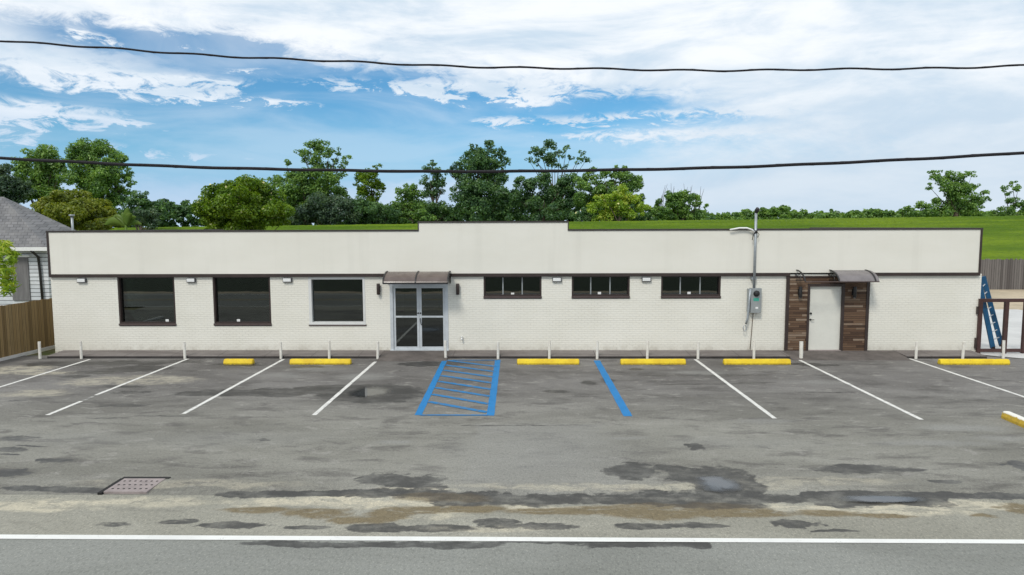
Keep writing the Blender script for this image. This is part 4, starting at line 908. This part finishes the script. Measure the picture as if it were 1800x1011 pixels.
tree('broad_tree', 68, [(914, 318, 12), (904, 344, 16), (934, 325, 15), (930, 350, 20), (955, 318, 16), (965, 344, 22), (990, 326, 18), (1000, 350, 20), (940, 374, 20), (975, 375, 20), (908, 375, 16), (1005, 378, 14), (1012, 315, 12)], LEAF['deep'], 'wide dark tree below the loose clumpy treetop', leaf=.36, dens=1.0, group=TG)
tree('broad_tree', 66, [(1085, 296, 7), (1060, 304, 12), (1085, 309, 14), (1105, 314, 14), (1036, 310, 12), (1112, 330, 14), (1080, 328, 18), (1050, 330, 16), (1126, 344, 9), (1024, 326, 14), (1030, 350, 18), (1125, 360, 12), (1098, 300, 9), (1120, 322, 12), (1060, 350, 20), (1095, 345, 20), (1040, 300, 9), (1050, 372, 18)], LEAF['mid'], 'rounded tree behind the lower cable right of the parapet step', leaf=.34, dens=.95, group=TG)
tree('leafy_bush', 60, [(1097, 336, 13), (1090, 352, 17), (1110, 350, 13), (1060, 350, 14), (1075, 368, 17), (1045, 368, 14), (1128, 366, 12), (1100, 375, 15), (1055, 384, 12)], LEAF['yellow'], 'yellow green bush on the levee crest, brightest there', 'bush', leaf=.30, flowers=60)
tree('leafy_bush', 62, [(1030, 378, 14), (1015, 384, 12), (1075, 386, 13), (1125, 384, 12), (1045, 390, 10), (1105, 388, 12), (1145, 384, 12)], LEAF['deep'], 'low dark bush with white blossom right of the parapet step', 'bush', leaf=.30, flowers=50)
tree('spiky_tree', 63, [(1190, 340, 11), (1206, 349, 15), (1180, 357, 14), (1226, 357, 9), (1160, 355, 9), (1200, 372, 20), (1170, 376, 14), (1230, 373, 9), (1215, 384, 14), (1185, 388, 12), (1150, 372, 11), (1240, 362, 6), (1175, 345, 9), (1220, 345, 8), (1190, 362, 16), (1225, 384, 12), (1160, 388, 12)], LEAF['mid'], 'ragged tree with bare twigs on top, last of the big group', leaf=.32, dens=1.15, group=TG, twigs=[(onY(1155+k*3, 372, 63.5), onY(1160+k*3+random.uniform(-6, 6), random.uniform(322, 345), 63.5)) for k in range(26)])
tree('broad_tree', 78, [(1640, 304, 7), (1648, 316, 11), (1633, 328, 6), (1672, 310, 12), (1695, 314, 12), (1708, 308, 8), (1664, 328, 16), (1693, 333, 15), (1715, 328, 8), (1680, 350, 18), (1731, 338, 7), (1714, 352, 14), (1738, 350, 5), (1641, 356, 11), (1655, 370, 16), (1690, 370, 18), (1720, 370, 13), (1652, 304, 5)], LEAF['mid'], 'lone spreading tree on the levee above the right corner', leaf=.36, dens=.85, group=TG)
tree('small_tree', 76, [(1620, 364, 10), (1595, 363, 7), (1605, 375, 11), (1630, 376, 11), (1585, 374, 8)], LEAF['mid'], 'small tree touching the left of the lone spreading tree', leaf=.33, group=TG)
tree('small_tree', 80, [(1780, 324, 7), (1764, 334, 7), (1790, 331, 8), (1774, 340, 7), (1780, 354, 10), (1770, 370, 13), (1795, 364, 12), (1755, 374, 9), (1815, 372, 12)], LEAF['mid'], 'small open tree cut by the right edge of the photo', leaf=.34, dens=.85, group=TG)
# far-off woods that read as one mass
def belt(pts, Y, mat, label, leaf=.4, step=7, dens=1.5):
    B = []; X = [p[0] for p in pts]; Yp = [p[1] for p in pts]; x = X[0]
    while x < X[-1]:
        top = float(np.interp(x, X, Yp))-3; r_ = random.uniform(7, 13); dep = Y+random.uniform(-2, 6)
        B.append((np.array(onY(x, top+r_+random.uniform(-4, 4), dep)), r_*(dep+CD)/FPX))
        for q in (0, 1, 2): B.append((np.array(onY(x+random.uniform(-6, 6), random.uniform(top+10, 398), dep-1)), 10*(dep+CD)/FPX))
        x += step*random.uniform(.6, 1.3)
    C, N = clump_points(B, leaf, dens); o = leaf_mesh('treeline', C, N, leaf, mat, None); tag(o, label, 'trees', None, 'stuff')
belt([(1215, 372), (1245, 371), (1262, 378), (1276, 372), (1290, 378), (1310, 372), (1335, 373), (1358, 364), (1390, 367), (1420, 373), (1450, 372), (1490, 374), (1525, 370), (1545, 367), (1570, 371), (1600, 370), (1760, 374), (1830, 368)], 84, LEAF['mid'], 'low distant treeline along the levee at right')
belt([(205, 372), (262, 362), (280, 350), (300, 358), (315, 360), (330, 352), (350, 360), (380, 362), (480, 362), (540, 372)], 74, LEAF['deep'], 'low distant treeline left of the flowering tree')
belt([(480, 358), (560, 352), (620, 352), (680, 366), (710, 356), (780, 372), (810, 356), (900, 348), (1000, 350), (1100, 352), (1150, 364), (1180, 368), (1250, 378)], 80, LEAF['deep'], 'dark undergrowth at the foot of the central trees')
# banana plant
def banana(px, py, Y, leaves, label):
    bs = onY(px, py, Y); t_ = thing('banana_plant', (bs.x, Y, 0), label, 'plant')
    st = MB(); st.tube([(bs.x, Y, 0), (bs.x+.03, Y, 1.5), (bs.x, Y, onY(px, 396, Y).z)], [.14, .11, .07], 10); st.build('stem', M['banana'], t_, True)
    s0 = Vector((bs.x, Y, onY(px, 398, Y).z))
    for lx, ly in leaves:
        tip = onY(lx, ly, Y-random.uniform(-.3, .4)); mb = MB(); n = 9; d = tip-s0; L = d.length; side = d.cross(Vector((0, 1, .25))).normalized()
        for k in range(n+1):
            f = k/n; p = s0.lerp(tip, f)+Vector((0, 0, .18*L*math.sin(f*math.pi)*(.3 if abs(d.x) < .4 else 1))); w_ = L*.17*math.sin(math.pi*min(1, f*.92+.08))**.7*(0 if f in (0,) else 1)+.015
            mb.v += [tuple(p-side*w_+Vector((0, -.03, .04))), tuple(p), tuple(p+side*w_+Vector((0, -.03, .04)))]
        for k in range(n):
            for j in (0, 1): mb.f.append((3*k+j, 3*k+j+1, 3*k+j+4, 3*k+j+3)); mb.mi.append(0)
        lf = mb.build('leaf', M['banana'], t_, True); sd = lf.modifiers.new('thick', 'SOLIDIFY'); sd.thickness = .006
banana(222, 410, 19, [(225, 366), (215, 374), (240, 382), (184, 396), (200, 380), (250, 395), (232, 376)], 'banana plant with paddle leaves behind the left parapet')
# spiky shrub at the left edge
tree('yellow_shrub', 5.5, [(8, 430, 11), (-8, 438, 18), (14, 442, 12), (20, 450, 9), (0, 455, 18), (16, 462, 11), (-6, 475, 20), (10, 478, 13), (4, 495, 15), (18, 478, 8), (-8, 505, 20), (10, 508, 14)], LEAF['yellow'], 'yellow green shrub at the left edge in front of the house', 'bush', leaf=.40, dens=2.2, base=0, aspect=.2, trunk=False)

# ------------------------------------------------------------------ sky and light
SUN_EL, SUN_AZ = R(48), R(205)     # azimuth clockwise from +Y
w = bpy.data.worlds.new('World'); S.world = w; w.use_nodes = True; t = NT(w.node_tree); t.n.clear()
out = t.new('ShaderNodeOutputWorld'); bg = t.new('ShaderNodeBackground'); bg.inputs[1].default_value = .1; t.l.new(bg.outputs[0], out.inputs[0])
sky = t.new('ShaderNodeTexSky', sky_type='NISHITA'); sky.sun_disc = False; sky.sun_elevation = SUN_EL; sky.sun_rotation = SUN_AZ; sky.air_density = 1.0; sky.dust_density = .6; sky.ozone_density = 2.0
dv = t.new('ShaderNodeTexCoord').outputs['Generated']; x, y, z = t.sep(dv)
u = t.m('ARCTAN2', x, y); hyp = t.m('SQRT', t.m('ADD', t.m('MULTIPLY', x, x), t.m('MULTIPLY', y, y))); v = t.m('DIVIDE', z, t.m('MAXIMUM', hyp, .05))
nv = t.vec(t.m('MULTIPLY', u, 1.0), t.m('MULTIPLY', v, 2.6), .37)
n1 = t.noise(nv, 5.5, 9, .62, .5); n2 = t.noise(nv, 21, 9, .68, .5); n3 = t.noise(t.vec(u, t.m('MULTIPLY', v, 4.5), 1.7), 3.0, 6, .55, .6)
uw = t.m('ADD', u, t.m('MULTIPLY', t.m('SUBTRACT', n1, .5), .16)); vw = t.m('ADD', v, t.m('MULTIPLY', t.m('SUBTRACT', n2, .5), .05))
def gauss(px, py, rx, ry, a):
    cu, cv = math.atan2(px-920, 1200), (398-py)/1200/math.sqrt(1+((px-920)/1200)**2)
    du = t.m('DIVIDE', t.m('SUBTRACT', uw, cu), rx/1200); dv_ = t.m('DIVIDE', t.m('SUBTRACT', vw, cv), ry/1200)
    d2 = t.m('ADD', t.m('MULTIPLY', du, du), t.m('MULTIPLY', dv_, dv_)); return t.m('MULTIPLY', t.m('POWER', 2.71828, t.m('MULTIPLY', d2, -1.0)), a)
def total(lst):
    s = None
    for q in lst: g = gauss(*q); s = g if s is None else t.m('ADD', s, g)
    return s
blue = total([(560, 205, 360, 75, 1.25), (650, 165, 220, 40, .5), (250, 72, 170, 24, .75), (380, 90, 130, 16, .4), (60, 160, 130, 28, .35), (930, 215, 260, 40, .8), (1060, 180, 110, 14, .55), (1120, 210, 180, 18, .35), (150, 240, 300, 50, .55), (760, 255, 420, 50, .6), (330, 280, 330, 50, .55), (900, 300, 500, 30, .25)])
wisp = total([(430, 178, 150, 11, .95), (330, 158, 90, 16, .45), (250, 150, 150, 22, .45), (395, 150, 62, 9, .95), (275, 138, 40, 6, .6), (640, 152, 130, 10, .75), (740, 165, 90, 12, .55), (450, 128, 26, 4, .6), (350, 85, 22, 7, .6), (225, 74, 26, 7, .7), (180, 64, 20, 7, .7), (75, 120, 80, 16, .6), (60, 215, 170, 20, 1.0), (160, 207, 150, 9, .7), (350, 268, 160, 12, .7), (120, 250, 160, 10, .6), (860, 212, 110, 9, .8), (1000, 218, 150, 8, .8), (1130, 206, 200, 8, .8), (1080, 240, 170, 12, .6), (520, 182, 60, 8, .7), (90, 182, 160, 8, .6), (850, 176, 170, 26, 1.2), (400, 275, 110, 8, .4), (715, 232, 22, 5, .9), (900, 237, 160, 7, .6)])
cov = t.m('SUBTRACT', 1.0, blue); cov = t.m('ADD', cov, t.m('MULTIPLY', wisp, t.mr(n2, .35, .62, .25, 1.25)))
cov = t.m('ADD', cov, t.m('MULTIPLY', t.m('SUBTRACT', t.m('ADD', t.m('MULTIPLY', n1, .6), t.m('MULTIPLY', n2, .4)), .5), .95))
cov = t.mr(cov, .12, .98); cov = t.m('MAXIMUM', cov, t.m('MULTIPLY', t.mr(n3, .38, .66), .34))
bright = t.mr(t.m('ADD', t.m('MULTIPLY', n3, .6), t.m('MULTIPLY', n1, .4)), .38, .60)
cl = t.mix(bright, (5.0, 6.1, 7.2), (7.9, 8.2, 8.5))
low = t.mr(v, .04, .23, .25, 1); cl = t.mix(low, t.mix(t.mr(u, -.1, .35), (3.9, 5.3, 7.0), (4.9, 5.9, 6.9)), cl)     # thin milky veil low down
sk = t.mix(1.0, sky.outputs[0], (.40, .77, .95), 'MULTIPLY')
sk = t.mix(t.mr(v, .03, .14, .80, 0), sk, (3.2, 4.8, 7.0))
c = t.mix(cov, sk, cl); t.lk(c, bg.inputs[0])

sd = bpy.data.lights.new('sun', 'SUN'); sd.energy = 1.5; sd.angle = R(12); sd.color = (1, .955, .88)
so = bpy.data.objects.new('sun', sd); COL.objects.link(so)
dirv = Vector((math.sin(SUN_AZ)*math.cos(SUN_EL), math.cos(SUN_AZ)*math.cos(SUN_EL), math.sin(SUN_EL)))
so.rotation_euler = dirv.to_track_quat('Z', 'Y').to_euler(); so.location = dirv*60

S.render.engine = 'CYCLES'; S.view_settings.view_transform = 'Standard'; S.view_settings.look = 'None'; S.view_settings.exposure = 0.30; S.view_settings.gamma = 1.0
S.cycles.max_bounces = 8; S.cycles.transparent_max_bounces = 12
